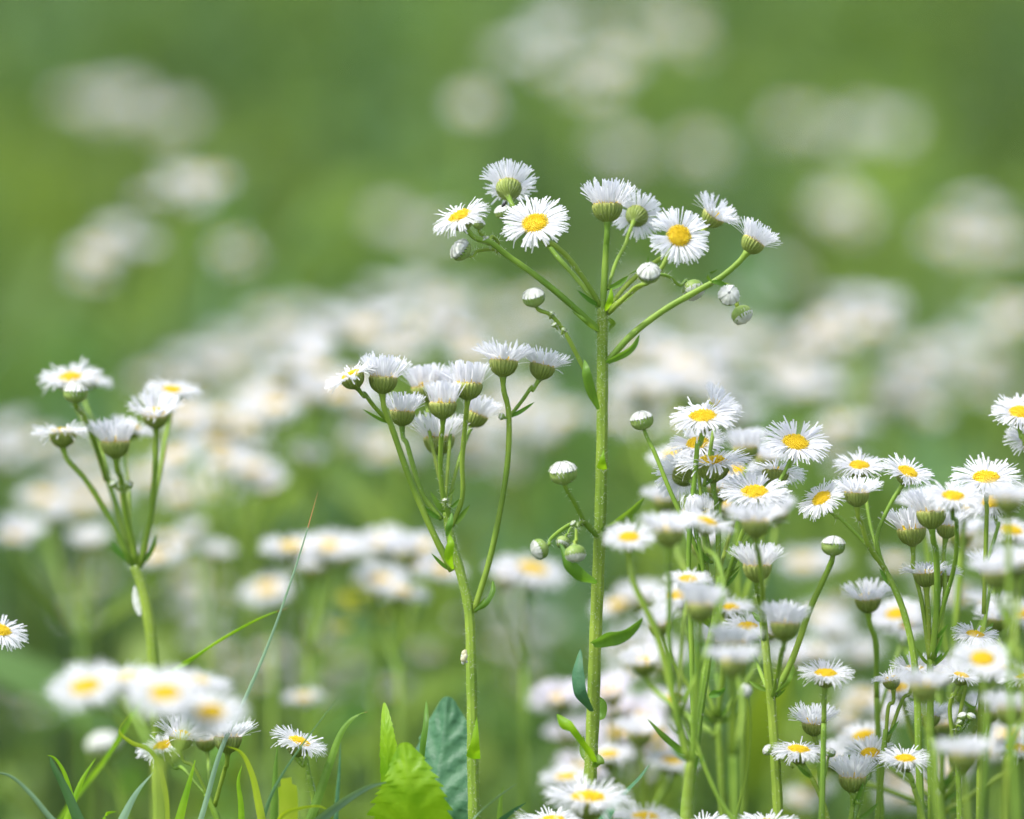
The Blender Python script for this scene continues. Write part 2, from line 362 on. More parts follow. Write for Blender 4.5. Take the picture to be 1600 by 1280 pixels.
def orient(o, axis, roll, s):
    q = Vector((0, 0, 1)).rotation_difference(axis) @ Quaternion((0, 0, 1), roll)
    o.rotation_mode = 'QUATERNION'; o.rotation_quaternion = q; o.scale = (s, s, s)
def put_head(root, pos, axis, kind, s, rng, lilac=False):
    """pos = world point of the rim; returns world point where the stalk joins"""
    s *= rng.uniform(.93, 1.06); base = pos - axis * RIM * s
    me = rng.choice(LIL) if lilac else rng.choice(PET[kind])
    h = link('flower_head', me, root); h.location = base - root.location; orient(h, axis, rng.random() * 6.283, s)
    if kind != 'globe': link('disc', rng.choice(DISCS), h)
    link('involucre', rng.choice(INVS), h)
    return base
def put_bud(root, pos, axis, white, s, rng):
    base = pos - axis * 2.1 * MM * s; a, b = rng.choice(BUDS[white])
    h = link('bud', a, root); h.location = base - root.location; orient(h, axis, rng.random() * 6.283, s)
    link('bud_cup', b, h); return base
def stalk(root, pts, r, name='flower_stalk', sides=10, ridge=0.06, hair=0, rng=None, mat=None, n=6):
    mb = MB(); q = smooth(pts, n); q = [p - root.location for p in q]
    tube(mb, q, r, sides, ridge, hair, rng)
    return link(name, mb.mesh(name, [mat or M_STEM, M_HAIR]), root)

# ------------------------------------------------------------------ one fleabane from its stem, stalks, heads, buds and leaves
def plant(label, d, stem, w, heads=(), buds=(), leaves=(), extra=(), seed=1, group='fleabanes in and near the focus', lean=(0, 0), hair=200, cat='fleabane', low_leaves=5):
    """stem: photo points from the lowest seen up; w: stem width in pixels (bottom, top); depth offsets in metres"""
    rng = random.Random(seed)
    sp = [P(q[0], q[1], d + (q[2] if len(q) > 2 else 0)) for q in stem]
    b0 = sp[0]; base = Vector((b0.x + lean[0], b0.y + lean[1], 0))
    root = empty('fleabane', base); tag(root, label, cat, group)
    k = KPX * d
    full = [base, base.lerp(b0, 0.45) + Vector((lean[0] * -.1, 0, 0))] + sp
    q = smooth(full, 7); n = len(q); n0 = 14
    rad = [w[0] * 0.5 * k * 1.12] * n0 + [(w[0] + (w[1] - w[0]) * i / (n - n0 - 1)) * 0.5 * k for i in range(n - n0)]
    mb = MB(); tube(mb, [p - base for p in q], rad, 28, 0.07, 0, rng)
    if hair:
        qq = q[n0:]; tmp = MB(); tube(tmp, [p - base for p in qq], rad[n0:], 28, 0.07, hair, rng)
        o = len(mb.v); i0 = len(qq) * 28
        mb.v.extend(tmp.v[i0:])
        for f, m in zip(tmp.f, tmp.mi):
            if m == 1: mb.f.append(tuple(i - i0 + o for i in f)); mb.mi.append(1)
    link('stem', mb.mesh('stem', [M_STEM, M_HAIR]), root)
    for h in heads:
        x, y, ax, kind, s = h[:5]; dz = h[5] if len(h) > 5 else 0; sk = h[6] if len(h) > 6 else None; opt = h[7] if len(h) > 7 else {}
        A = AX(ax); A = (A + Vector((rng.gauss(0, .03), rng.gauss(0, .03), 0))).normalized()
        b = put_head(root, P(x, y, d + dz), A, kind, s, rng, opt.get('lilac', False))
        if sk:
            m = len(sk); pts = []
            j0 = opt.get('z0', 0)
            for i, pt in enumerate(sk):
                pts.append(P(pt[0], pt[1], d + (pt[2] if len(pt) > 2 else j0 + (dz - j0) * i / m)))
            dv = (A * .8 + (b - pts[-1]).normalized() * 1.3).normalized(); pts += [b - dv * 3.0 * MM, b + A * 0.2 * MM]
            w0, w1 = opt.get('w', (9, 7)); n_ = (len(pts) - 1) * 6 + 1
            rr = [(w0 + (w1 - w0) * i / (n_ - 1)) * 0.5 * k for i in range(n_)]
            for i in range(1, 4): rr[-i] *= 1 + 0.16 * (4 - i)
            if hair and rng.random() < .75:
                p0 = pts[0]; dr = (pts[1] - pts[0]).normalized(); sd = RT * (1 if dr.x > 0 else -1); L = rng.uniform(.003, .0062); e = (dr * .7 + sd * rng.uniform(.3, .9) - FW * rng.uniform(.1, .7)).normalized()
                mbl = MB(); blade(mbl, [p0 - root.location, p0 + e * L * .5 - root.location, p0 + e * L + dr * L * .25 - root.location], rng.uniform(.0003, .0007), e.cross(FW).normalized() + UP * .3, .4, n=4); link('leaf', mbl.mesh('leaf', M_LEAF), root)
            stalk(root, pts, rr, hair=opt.get('hair', 40) if hair else 0, rng=rng)
    for bd in buds:
        x, y, ax, white, s = bd[:5]; dz = bd[5] if len(bd) > 5 else 0; sk = bd[6] if len(bd) > 6 else None; ww = bd[7] if len(bd) > 7 else (6, 5)
        A = AX(ax); b = put_bud(root, P(x, y, d + dz), A, white, s, rng)
        if sk:
            pts = [P(pt[0], pt[1], d + (pt[2] if len(pt) > 2 else dz * i / len(sk))) for i, pt in enumerate(sk)] ; dv = (A + (b - pts[-1]).normalized()).normalized(); pts += [b - dv * 1.0 * MM, b + A * 0.2 * MM]
            stalk(root, pts, (ww[0] * .5 * k, ww[1] * .5 * k), hair=25 if hair else 0, rng=rng)
    for lf in leaves:
        pts, wd, side = lf[:3]; mat = lf[3] if len(lf) > 3 else M_LEAF; fold = lf[4] if len(lf) > 4 else 0.3
        pr = lf[5] if len(lf) > 5 else None
        mb = MB(); blade(mb, [P(q[0], q[1], d + (q[2] if len(q) > 2 else 0)) - base for q in pts], wd * .5 * k, AX(side), fold, wave=0.06, prof=pr)
        link('leaf', mb.mesh('leaf', mat), root)
    for i in range(low_leaves):                           # stem leaves below the frame
        u = 0.25 + 0.55 * i / max(1, low_leaves); p0 = base.lerp(b0, u); th = i * 2.4 + seed; dd = Vector((math.cos(th), math.sin(th), 0.5))
        L = 0.05 - 0.025 * u
        mb = MB(); blade(mb, [p0 - base, p0 - base + dd * L * .55, p0 - base + dd * L + Vector((0, 0, -L * .25))], 0.006, dd.cross(Vector((0, 0, 1))), 0.25)
        link('leaf', mb.mesh('leaf', M_LEAF), root)
    return root
UPA = (0, 1, 0)

# ================================================================== setting: ground and meadow
def ground():
    mb = MB(); n = 40; ext = 60.0
    xs = [-ext + 2 * ext * i / n for i in range(n + 1)]
    vs = [(x, y + 50, 0.0) for y in xs for x in xs]
    mb.add(vs, [(j * (n + 1) + i, j * (n + 1) + i + 1, (j + 1) * (n + 1) + i + 1, (j + 1) * (n + 1) + i) for j in range(n) for i in range(n)])
    m, t = nt('meadow_soil'); tc = N(t, 'ShaderNodeTexCoord'); no = N(t, 'ShaderNodeTexNoise', Scale=6.0, Detail=6.0); t.links.new(tc.outputs['Object'], no.inputs['Vector'])
    c = ramp(t, no.outputs[0], [(0.35, (0.05, 0.075, 0.02)), (0.65, (0.09, 0.14, 0.03))]); pb = N(t, 'ShaderNodeBsdfPrincipled', Roughness=0.9); t.links.new(c, pb.inputs['Base Color'])
    bp = N(t, 'ShaderNodeBump', Strength=0.8, Distance=0.03); n2 = N(t, 'ShaderNodeTexNoise', Scale=60.0, Detail=6.0); t.links.new(tc.outputs['Object'], n2.inputs['Vector']); t.links.new(n2.outputs[0], bp.inputs['Height']); t.links.new(bp.outputs[0], pb.inputs['Normal'])
    o = N(t, 'ShaderNodeOutputMaterial'); t.links.new(pb.outputs[0], o.inputs[0])
    g = link('ground', mb.mesh('ground', m)); g['kind'] = 'structure'
ground()
def strips(name, mat, root, dirv, H, W, bend, side, tint, S=5, prof=None):
    """many bent strips as one mesh, all arrays (n,...)"""
    n = len(H); u = np.linspace(0, 1, S + 1)[None, :, None]
    ctr = root[:, None, :] + np.array([0, 0, 1.0])[None, None, :] * (H[:, None, None] * u * (1 - 0.28 * bend[:, None, None] * u)) + dirv[:, None, :] * (H * bend)[:, None, None] * u ** 2
    pf = (prof(u) if prof else (1 - u ** 2.2) * 0.92 + 0.04)
    off = side[:, None, :] * W[:, None, None] * pf
    v = np.stack([ctr - off, ctr + off], 2).reshape(-1, 3)
    b = (np.arange(n) * (S + 1) * 2)[:, None, None]; i = (np.arange(S) * 2)[None, :, None]
    f = (b + i + np.array([0, 1, 3, 2])[None, None, :]).reshape(-1, 4)
    me = bpy.data.meshes.new(name); me.vertices.add(len(v)); me.vertices.foreach_set('co', v.astype(np.float32).ravel())
    me.loops.add(f.size); me.loops.foreach_set('vertex_index', f.astype(np.int32).ravel())
    me.polygons.add(len(f)); me.polygons.foreach_set('loop_start', (np.arange(len(f)) * 4).astype(np.int32))
    me.update(calc_edges=True); me.polygons.foreach_set('use_smooth', np.ones(len(f), bool))
    ca = me.color_attributes.new('tint', 'FLOAT_COLOR', 'POINT')
    c = np.ones((n, (S + 1) * 2, 4)); c[:, :, :3] = tint[:, None, :]
    ca.data.foreach_set('color', c.astype(np.float32).ravel()); me.materials.append(mat)
    o = link(name, me); o['kind'] = 'stuff'; o['label'] = name.replace('_', ' '); return o
rs = np.random.RandomState(4)
FLD = [(rs.uniform(1.5, 7, 2) * rs.choice([-1, 1], 2), rs.rand() * 6.283, rs.randint(3)) for _ in range(21)]
def field(x, y, ch):
    return sum(np.sin(x * f[0] * 1.6 + y * f[1] * .9 + p) for f, p, c in FLD if c == ch) / 2.6
PAL = np.array([[0.42, 0.45, 0.42], [0.9, 1.15, 2.2], [1.85, 1.6, 0.8]])
def tints(x, y, n):
    a = np.stack([field(x, y, c) + rs.randn(n) * .35 for c in range(3)], 1) * 2.2; w = np.exp(a); w /= w.sum(1, keepdims=True)
    return w @ PAL
def scatter(n, y0, y1, a=0.30, b=0.13, pw=1.0):
    y = y0 + (y1 - y0) * rs.rand(n) ** pw; x = (rs.rand(n) * 2 - 1) * (a + b * y); return x, y
def meadow():
    n = 46000; x, y = scatter(n, 0.75, 9.5, pw=1.15)
    H = rs.uniform(0.20, 0.40, n) * (0.85 + 0.2 * np.sin(x * 5 + 1) * np.sin(y * 2.3)); th = rs.rand(n) * 6.283
    d = np.stack([np.cos(th), np.sin(th), 0 * th], 1); th2 = th + 1.57 + rs.randn(n) * .3; s = np.stack([np.cos(th2), np.sin(th2), rs.randn(n) * .15], 1)
    t = tints(x, y, n)
    W = rs.uniform(.0018, .0042, n); BD = rs.uniform(.1, .75, n)
    k1, k2, k3 = 150, 50, 420
    H[:k1] = rs.uniform(.44, .55, k1); x[:k1] = rs.uniform(-.15, -.01, k1); y[:k1] = rs.uniform(1.2, 1.62, k1); W[:k1] = rs.uniform(.0006, .0017, k1); BD[:k1] = rs.uniform(.1, .45, k1)
    a = slice(k1, k1 + k2); H[a] = rs.uniform(.42, .52, k2); x[a] = rs.uniform(0, .16, k2); y[a] = rs.uniform(1.25, 1.65, k2); W[a] = rs.uniform(.0006, .0014, k2); BD[a] = rs.uniform(.1, .4, k2)
    a = slice(k1 + k2, k1 + k2 + k3); y[a] = rs.uniform(1.5, 3.2, k3); x[a] = rs.uniform(-.15, .15, k3) * y[a]; H[a] = rs.uniform(.40, .56, k3); W[a] = rs.uniform(.0008, .0016, k3); BD[a] = rs.uniform(.02, .3, k3)
    o = strips('meadow_grass', M_MEADOW, np.stack([x, y, 0 * x], 1), d, H, W, BD, s, t)
    o['label'] = 'soft green meadow grass filling the ground behind the flowers'; o['category'] = 'grass'
    m = 3600; x, y = scatter(m, 0.8, 9.0); per = 14; xx = np.repeat(x, per); yy = np.repeat(y, per); nn = m * per
    hm = rs.uniform(.22, .44, m); up = (y > 1.5) & (y < 2.7) & (rs.rand(m) < .5); hm[up] = np.minimum(hm[up] * 1.4, .52); hh = np.repeat(hm, per); z = hh * rs.uniform(.25, 1.0, nn); th = rs.rand(nn) * 6.283
    d = np.stack([np.cos(th), np.sin(th), 0 * th], 1); s = np.stack([-np.sin(th), np.cos(th), rs.randn(nn) * .25], 1)
    t = np.repeat(tints(x, y, m), per, 0)
    L = rs.uniform(.03, .07, nn)
    root = np.stack([xx + rs.randn(nn) * .006, yy + rs.randn(nn) * .006, np.maximum(z - L * 0.3, 0.0)], 1)
    th2 = rs.rand(m) * 6.283
    root = np.concatenate([root, np.stack([x, y, 0 * x], 1)]); d = np.concatenate([d, np.stack([np.cos(th2), np.sin(th2), 0 * th2], 1)])
    s = np.concatenate([s, np.stack([np.ones(m), 0 * x, 0 * x], 1)]); t = np.concatenate([t, t[::per]]); L = np.concatenate([L, hh[::per] * 1.02])
    W = np.concatenate([rs.uniform(.004, .009, nn), np.full(m, .0013)]); BD = np.concatenate([rs.uniform(.5, 1.3, nn), np.full(m, .02)])
    o = strips('meadow_leaves', M_WEED, root, d, L, W, BD, s, t, S=4, prof=lambda u: np.sin(np.pi * np.clip(u * .94 + .05, 0, 1)) ** .8)
    o['label'] = 'leafy green undergrowth between the grass and the flowers'; o['category'] = 'undergrowth'
meadow()
# ================================================================== plants in and near the focus
NB = {'w': (8, 7)}
plant('tall sharp fleabane rising above all others, wide umbel of daisies and round buds', DF,
  [(918, 1300), (921, 1230), (925, 1150), (930, 1000), (936, 860), (940, 720), (941, 600), (941, 520), (941, 482)], (21, 15.5),
  heads=[
    (949, 321, (0.0, 1, -0.12), 'cup', 1.05, 0.0, [(941, 490), (944, 440), (947, 385)], {'w': (11, 9)}),
    (795, 292, (0.05, 0.70, -0.71), 'wide', 1.0, 0.012, [(937, 482), (905, 440), (868, 398), (828, 345)], {'w': (8, 7)}),
    (836, 349, (-0.16, 0.70, 0.70), 'flat', 1.0, -0.006, [(938, 478), (915, 440), (885, 400), (860, 380)], {'w': (8.5, 8)}),
    (719, 338, (-0.38, 0.84, 0.38), 'droop', 0.92, -0.008, [(936, 516), (905, 487), (850, 440), (790, 397), (765, 378)], {'w': (11, 8)}),
    (996, 336, (0.25, 0.48, -0.84), 'flat', 0.86, 0.016, [(950, 452), (962, 412), (978, 380)], {'w': (6, 6)}),
    (1061, 369, (0.22, 0.36, 0.91), 'flat', 0.98, -0.012, [(950, 486), (985, 458), (1030, 424)], {'w': (8, 7)}),
    (1116, 336, (0.50, 0.82, 0.26), 'wide', 0.92, 0.014, [(951, 480), (985, 440), (1035, 402), (1085, 376)], {'w': (8, 7)}),
    (1178, 377, (0.52, 0.84, -0.16), 'cup', 0.86, 0.0, [(948, 566), (985, 525), (1035, 486), (1090, 454), (1125, 434)], {'w': (11, 8.5)}),
  ],
  buds=[
    (720, 391, (-0.75, 0.6, 0.25), 0.85, 1.0, -.008, [(790, 396), (772, 390), (752, 391), (742, 394)]),
    (786, 331, (-0.3, 0.9, 0.2), 0.6, 0.75, .01, [(805, 372), (800, 355)]),
    (748, 350, (0.0, 1, 0.1), 0.35, 0.55, -.002, [(778, 386), (760, 372)]),
    (758, 375, (-0.4, 0.8, 0.2), 0.0, 0.4, -.006, [(776, 388), (778, 378), (768, 370)]),
    (1014, 427, (-0.05, 0.75, 0.6), 1.0, 1.0, -.016, [(951, 490), (972, 470), (995, 448)], (7, 5)),
    (1083, 453, (0.3, -0.6, 0.5), 0.35, 1.0, .008, [(1020, 428), (1045, 432), (1062, 446)], (5.5, 4.5)),
    (1139, 462, (0.0, 0.3, 0.9), 1.0, 0.92, -.008, [(1108, 444), (1122, 440), (1136, 448)], (5, 4)),
    (1159, 492, (0.5, -0.75, 0.3), 0.35, 0.95, .0, [(1110, 440), (1138, 446), (1151, 468), (1152, 478)], (5, 4)),
    (834, 465, (-0.22, 0.9, 0.3), 0.6, 1.0, -.004, [(935, 638), (922, 598), (902, 556), (880, 516), (860, 492)], (8, 6)),
    (862, 490, (0.5, 0.8, 0.2), 0.0, 0.26, -.004, [(868, 499), (864, 495)], (3, 3)),
    (866, 508, (-0.5, 0.8, 0.2), 0.0, 0.26, -.004, [(876, 512), (870, 510)], (3, 3)),
    (881, 516, (0.6, 0.8, 0.2), 0.0, 0.24, -.004, [(884, 526), (882, 520)], (3, 3)),
    (880, 739, (-0.12, 0.95, 0.2), 0.6, 1.22, -.01, [(938, 842), (916, 820), (898, 786)], (8, 7)),
    (843, 858, (-0.85, -0.35, 0.3), 0.6, 0.9, -.012, [(934, 838), (918, 822), (896, 818), (872, 832), (858, 846)], (7, 5)),
    (880, 847, (-0.3, -0.8, 0.4), 0.0, 0.62, -.008, [(896, 820), (890, 828), (886, 838)], (4, 4)),
    (899, 865, (0.1, -0.95, 0.2), 0.6, 0.92, -.016, [(930, 832), (914, 816), (902, 822), (900, 846)], (6, 5)),
    (896, 818, (-0.5, 0.6, 0.2), 0.0, 0.28, -.012, [(900, 824), (898, 821)], (3, 3)),
    (778, 388, (0.3, 0.9, 0.2), 0.0, 0.22, -.004, [(782, 396), (780, 391)], (3, 3)),
  ],
  leaves=[
    ([(934, 640, -.003), (922, 612, -.006), (914, 580, -.008), (913, 562, -.006)], 17, (0.8, 0.3, 0.5), M_LEAF, 0.5),
    ([(947, 566, -.003), (968, 556, -.008), (988, 542, -.01), (999, 522, -.01)], 12, (-.5, .7, .5), M_LEAF, 0.6),
    ([(940, 734, -.004), (941, 718, -.006), (943, 702, -.005)], 17, (1, 0, .2), M_LEAFB, 0.3, lambda u: 1 - u),
    ([(937, 519, -.002), (915, 503, -.006), (893, 486, -.004)], 8, (.3, .8, .5), M_LEAF, 0.4),
    ([(946, 486, -.004), (953, 470, -.008), (955, 450, -.008)], 10, (1, 0, .3), M_LEAFB, 0.4),
    ([(947, 495, .003), (958, 505, .004), (950, 520, .004)], 9, (.8, .5, .3), M_LEAF, 0.4),
    ([(932, 912, -.004), (908, 902, -.012), (886, 880, -.014), (874, 848, -.012)], 21, (.6, .7, .35), M_LEAF, 0.7),
    ([(940, 828, -.003), (966, 816, -.01), (988, 796, -.014), (1007, 777, -.014)], 17, (-.4, .6, .6), M_LEAF, 0.5),
    ([(926, 1006, -.004), (952, 996, -.01), (980, 984, -.018), (1005, 964, -.02)], 27, (-.15, .55, .75), M_LEAF, 0.6),
    ([(924, 1112, -.002), (906, 1085, -.006), (902, 1052, -.006), (907, 1014, -.004)], 23, (.9, .1, .45), M_TEAL, 0.3),
    ([(926, 1128, .004), (938, 1118, .006), (940, 1100, .006), (934, 1088, .006)], 16, (.9, .2, .3), M_LEAF, 0.4),
    ([(930, 1198, -.006), (912, 1170, -.012), (890, 1142, -.014), (870, 1116, -.012)], 30, (.72, -.55, .5), M_LEAFB, 0.4),
    ([(928, 1200, -.006), (936, 1192, -.009), (934, 1178, -.008)], 16, (.9, .1, .4), M_LEAF, 0.4),
    ([(918, 1190, .002), (910, 1172, .004), (912, 1150, .004)], 12, (.9, .1, .4), M_LEAF, 0.4),
    ([(1112, 440, -.002), (1106, 432, -.006), (1112, 426, -.008), (1122, 421, -.006)], 6, (.5, .8, .2), M_LEAF, 0.4),
    ([(1112, 440, -.002), (1128, 443, -.006), (1140, 450, -.006)], 8, (.2, .9, .2), M_LEAF, 0.4),
    ([(985, 428, .0), (1010, 411, .002), (1013, 401, .002)], 5, (.5, .8, .2), M_LEAF, 0.4),
  ], seed=11, hair=2600)

plant('fleabane left of the tall stem, cups of upright white rays crowded on curving stalks', DF + .004,
  [(741, 1300), (739, 1220), (738, 1150), (736, 1040), (732, 950), (718, 890), (705, 845), (698, 800)], (18, 13),
  heads=[
    (686, 684, (0.02, 1, -0.1), 'cup', 1.1, .012, [(699, 806), (692, 770), (688, 735)], {'w': (11, 9)}),
    (692, 630, (0.0, 1, -0.02), 'tight', 0.95, -.012, [(704, 815), (692, 770), (688, 720), (690, 680)], {'w': (8, 7)}),
    (732, 600, (0.03, 1, -0.06), 'tight', 1.05, -.006, [(706, 822), (722, 778), (722, 720), (727, 660)], {'w': (8, 7.5)}),
    (745, 647, (0.35, .93, -0.05), 'cup', 0.85, .014, [(702, 795), (708, 755), (722, 705)], {'w': (6, 6)}),
    (663, 604, (-0.12, 1, 0.0), 'tight', 1.0, .018, [(694, 780), (676, 700), (668, 655)], {'w': (6, 6)}),
    (704, 604, (-0.02, 1, 0.1), 'cup', 0.9, .022, [(696, 780), (702, 700), (705, 650)], {'w': (6, 6)}),
    (629, 644, (0.08, 1, -0.05), 'cup', 0.92, .004, [(690, 812), (662, 775), (643, 720), (634, 690)], {'w': (8, 7)}),
    (599, 590, (0.08, 1, -0.03), 'cup', 1.02, -.006, [(706, 892), (676, 832), (640, 748), (612, 668)], {'w': (11, 8)}),
    (549, 587, (-0.45, .88, 0.14), 'flat', 0.95, -.008, [(610, 662), (585, 636), (568, 614)], {'w': (7, 6)}),
    (787, 564, (0.0, 1, -0.06), 'wide', 1.08, -.004, [(740, 956), (762, 885), (778, 815), (793, 720), (794, 640)], {'w': (10, 8)}),
    (848, 571, (0.18, .96, -0.05), 'wide', 0.92, .002, [(795, 652), (815, 627), (832, 604)], {'w': (6, 6)}),
  ],
  buds=[(784, 651, (-.9, .3, .2), 0.0, 0.3, -.004, [(793, 654), (788, 652)], (4, 4)),
        (695, 782, (-.3, .9, .2), 0.0, 0.25, -.004, [(698, 790), (696, 785)], (4, 4))],
  leaves=[
    ([(741, 955, -.004), (758, 942, -.008), (769, 922, -.008), (770, 906, -.006)], 10, (.6, -.5, .6), M_LEAF, 0.6),
    ([(707, 890, -.006), (700, 872, -.01), (703, 850, -.012), (702, 835, -.01)], 14, (.9, .1, .4), M_LEAFB, 0.4),
    ([(739, 1186, -.007), (742, 1160, -.01), (745, 1120, -.009)], 23, (1, 0, .2), M_LEAFB, 0.3, lambda u: (1 - u) ** .8),
    ([(698, 838, -.006), (702, 820, -.008), (706, 800, -.007)], 10, (.9, .1, .3), M_LEAF, 0.4),
  ], seed=22, hair=1300)

plant('soft fleabane at the left with forked stalks and a flat yellow-centred head on top', DF + .045,
  [(252, 1320), (248, 1200), (243, 1080), (234, 980), (220, 910), (210, 885)], (21, 14),
  heads=[
    (110, 591, (-.08, .93, .30), 'flat', 1.0, .01, [(206, 878), (190, 820), (165, 740), (138, 672)], {'w': (10, 8)}),
    (98, 676, (0.02, 1, -.05), 'flat', 0.95, -.005, [(205, 880), (178, 822), (132, 748)], {'w': (9, 8)}),
    (180, 690, (.02, 1, .06), 'cup', 1.1, -.012, [(214, 880), (196, 800), (188, 745)], {'w': (10, 9)}),
    (206, 668, (.3, .9, .2), 'flat', .8, .02, [(205, 850), (200, 760)], {'w': (6, 6)}),
    (243, 646, (.0, .93, .32), 'wide', 1.0, -.006, [(218, 885), (236, 800), (243, 720)], {'w': (10, 8)}),
    (270, 611, (.1, .95, .18), 'flat', .95, .016, [(222, 880), (242, 780), (258, 690)], {'w': (8, 7)}),
    (140, 590, (.35, .9, .1), 'flat', .8, .03, [(168, 740), (146, 660)], {'w': (5, 5)}),
  ],
  buds=[(118, 614, (0, 1, .1), 0.6, 1.1, -.02, [(166, 750), (146, 686), (128, 645)], (9, 8)),
        (178, 756, (-.5, .8, .2), 0.0, 0.4, -.01, [(190, 770), (183, 762)], (4, 4)), (201, 757, (.5, .8, .2), 0.0, 0.4, -.01, [(194, 770), (198, 763)], (4, 4))],
  leaves=[([(220, 885), (238, 855), (245, 835)], 8, (.8, .3, .3), M_LEAF, .5), ([(218, 962), (212, 940), (210, 915)], 12, (.9, .1, .3), M_BUDW, .4),
          ([(212, 890), (200, 872), (193, 855)], 7, (.8, .3, .3), M_LEAF, .5)], seed=33, hair=300)

plant('blurred fleabane close to the lens at lower left, four overlapping white daisies with yellow discs', DF - .135,
  [(250, 1330), (250, 1260), (249, 1190)], (20, 16),
  heads=[
    (134, 1074, (-.12, .86, .5), 'flat', 1.04, .0, [(248, 1190), (215, 1150), (165, 1105)], {'w': (9, 8)}),
    (258, 1084, (0, .86, .52), 'flat', 1.16, -.012, [(250, 1190), (254, 1140)], {'w': (11, 9)}),
    (328, 1114, (.08, .90, .44), 'flat', 1.04, -.004, [(251, 1200), (285, 1170), (315, 1140)], {'w': (9, 8)}),
    (196, 1060, (-.1, .95, .2), 'flat', 1.0, .035, [(249, 1200), (228, 1150)], {'w': (8, 8)}),
    (305, 1066, (.1, .95, .15), 'flat', 1.0, .03, [(251, 1210), (290, 1140)], {'w': (8, 8)}),
  ], seed=44, hair=0, cat='fleabane')

plant('small fleabane low at left, tilted daisies just behind the blurred close cluster', DF + .008,
  [(352, 1330), (340, 1280), (322, 1240)], (12, 9),
  heads=[
    (284, 1150, (.12, .93, .34), 'wide', .95, 0, [(326, 1245), (300, 1195)], {'w': (6, 6)}),
    (256, 1166, (-.3, .9, .3), 'flat', .85, .012, [(322, 1242), (285, 1200)], {'w': (6, 6)}),
    (356, 1152, (.03, 1, -.06), 'wide', .95, -.004, [(335, 1260), (352, 1200)], {'w': (7, 7)}),
    (322, 1155, (-.1, .95, .2), 'wide', .8, .02, [(330, 1255), (326, 1200)], {'w': (6, 6)}),
  ], seed=55, hair=0)
plant('blurred white fleabane bud standing alone at lower left below the close cluster', DF + .16,
  [(205, 1330), (195, 1270), (182, 1210)], (10, 8), heads=[], buds=[(163, 1166, (-.2, .95, .1), 0.85, 1.75, 0, [(182, 1212), (172, 1195)])], seed=56, hair=0)
plant('single small daisy behind a slanting grass blade near the bottom left', DF + .002,
  [(500, 1340), (492, 1260), (482, 1210)], (9, 8),
  heads=[(468, 1160, (.34, .93, .16), 'flat', .92, 0, [(483, 1212), (477, 1185)], {'w': (7, 7)})], seed=57, hair=100)
plant('daisy cut off by the left edge of the photo', DF + .012,
  [(-120, 1330), (-90, 1180), (-50, 1070)], (12, 9),
  heads=[(0, 985, (.3, .86, .40), 'droop', .9, 0, [(-50, 1070), (-20, 1020)])], seed=58, hair=0)

plant('branching fleabane right of the tall stem, dense heap of white daisies with bold yellow discs', DF - .002,
  [(1070, 1330), (1074, 1250), (1084, 1175), (1096, 1090), (1112, 990), (1125, 900)], (20, 10),
  heads=[
    (1098, 651, (-.08, .91, .38), 'droop', 1.0, -.006, [(1084, 1170), (1080, 1000), (1076, 860), (1086, 740), (1091, 690)], {'w': (8, 8)}),
    (1122, 633, (.55, .75, .25), 'wide', .78, .012, [(1100, 760), (1112, 690), (1116, 655)], {'w': (6, 6)}),
    (1090, 693, (-.1, .85, .5), 'flat', .92, .01, [(1105, 900), (1098, 800), (1092, 740)], {'w': (6, 6)}),
    (1068, 738, (-.42, .5, -.75), 'flat', .98, .016, [(1112, 880), (1096, 800), (1082, 765)], {'w': (7, 7)}),
    (1114, 722, (.03, .98, .14), 'flat', 1.2, .002, [(1118, 950), (1122, 850), (1118, 780)], {'w': (8, 8)}),
    (1165, 700, (0, 1, .0), 'cup', .95, .045, [(1122, 900), (1150, 800), (1162, 745)], {'w': (7, 7)}),
    (1243, 692, (.15, .85, .52), 'flat', 1.04, .004, [(1130, 905), (1180, 820), (1222, 745), (1236, 718)], {'w': (6, 6)}),
    (1212, 737, (.10, .95, -.22), 'droop', 1.04, .012, [(1130, 920), (1170, 830), (1200, 775)], {'w': (7, 7)}),
    (1180, 770, (.0, .9, .43), 'flat', 1.14, -.008, [(1128, 925), (1150, 860), (1172, 805)], {'w': (7, 7)}),
    (1087, 797, (0, 1, .2), 'globe', 1.0, -.004, [(1110, 980), (1100, 900), (1090, 840)], {'w': (7, 7)}),
    (1125, 762, (0, .96, .1), 'wide', .95, .03, [(1120, 930), (1124, 830)], {'w': (7, 7)}),
  ],
  buds=[(1003, 657, (-.22, .96, .1), 0.6, 1.02, .002, [(1118, 930), (1085, 850), (1048, 770), (1022, 706)], (8, 6))],
  leaves=[([(1082, 1180, -.006), (1062, 1172, -.01), (1035, 1150, -.012), (1012, 1124, -.012)], 11, (.4, .8, .4), M_LEAF, .5),
          ([(1108, 1088, -.006), (1122, 1082, -.01), (1134, 1074, -.01)], 12, (.2, .8, .5), M_LEAF, .5)], seed=66, hair=500)

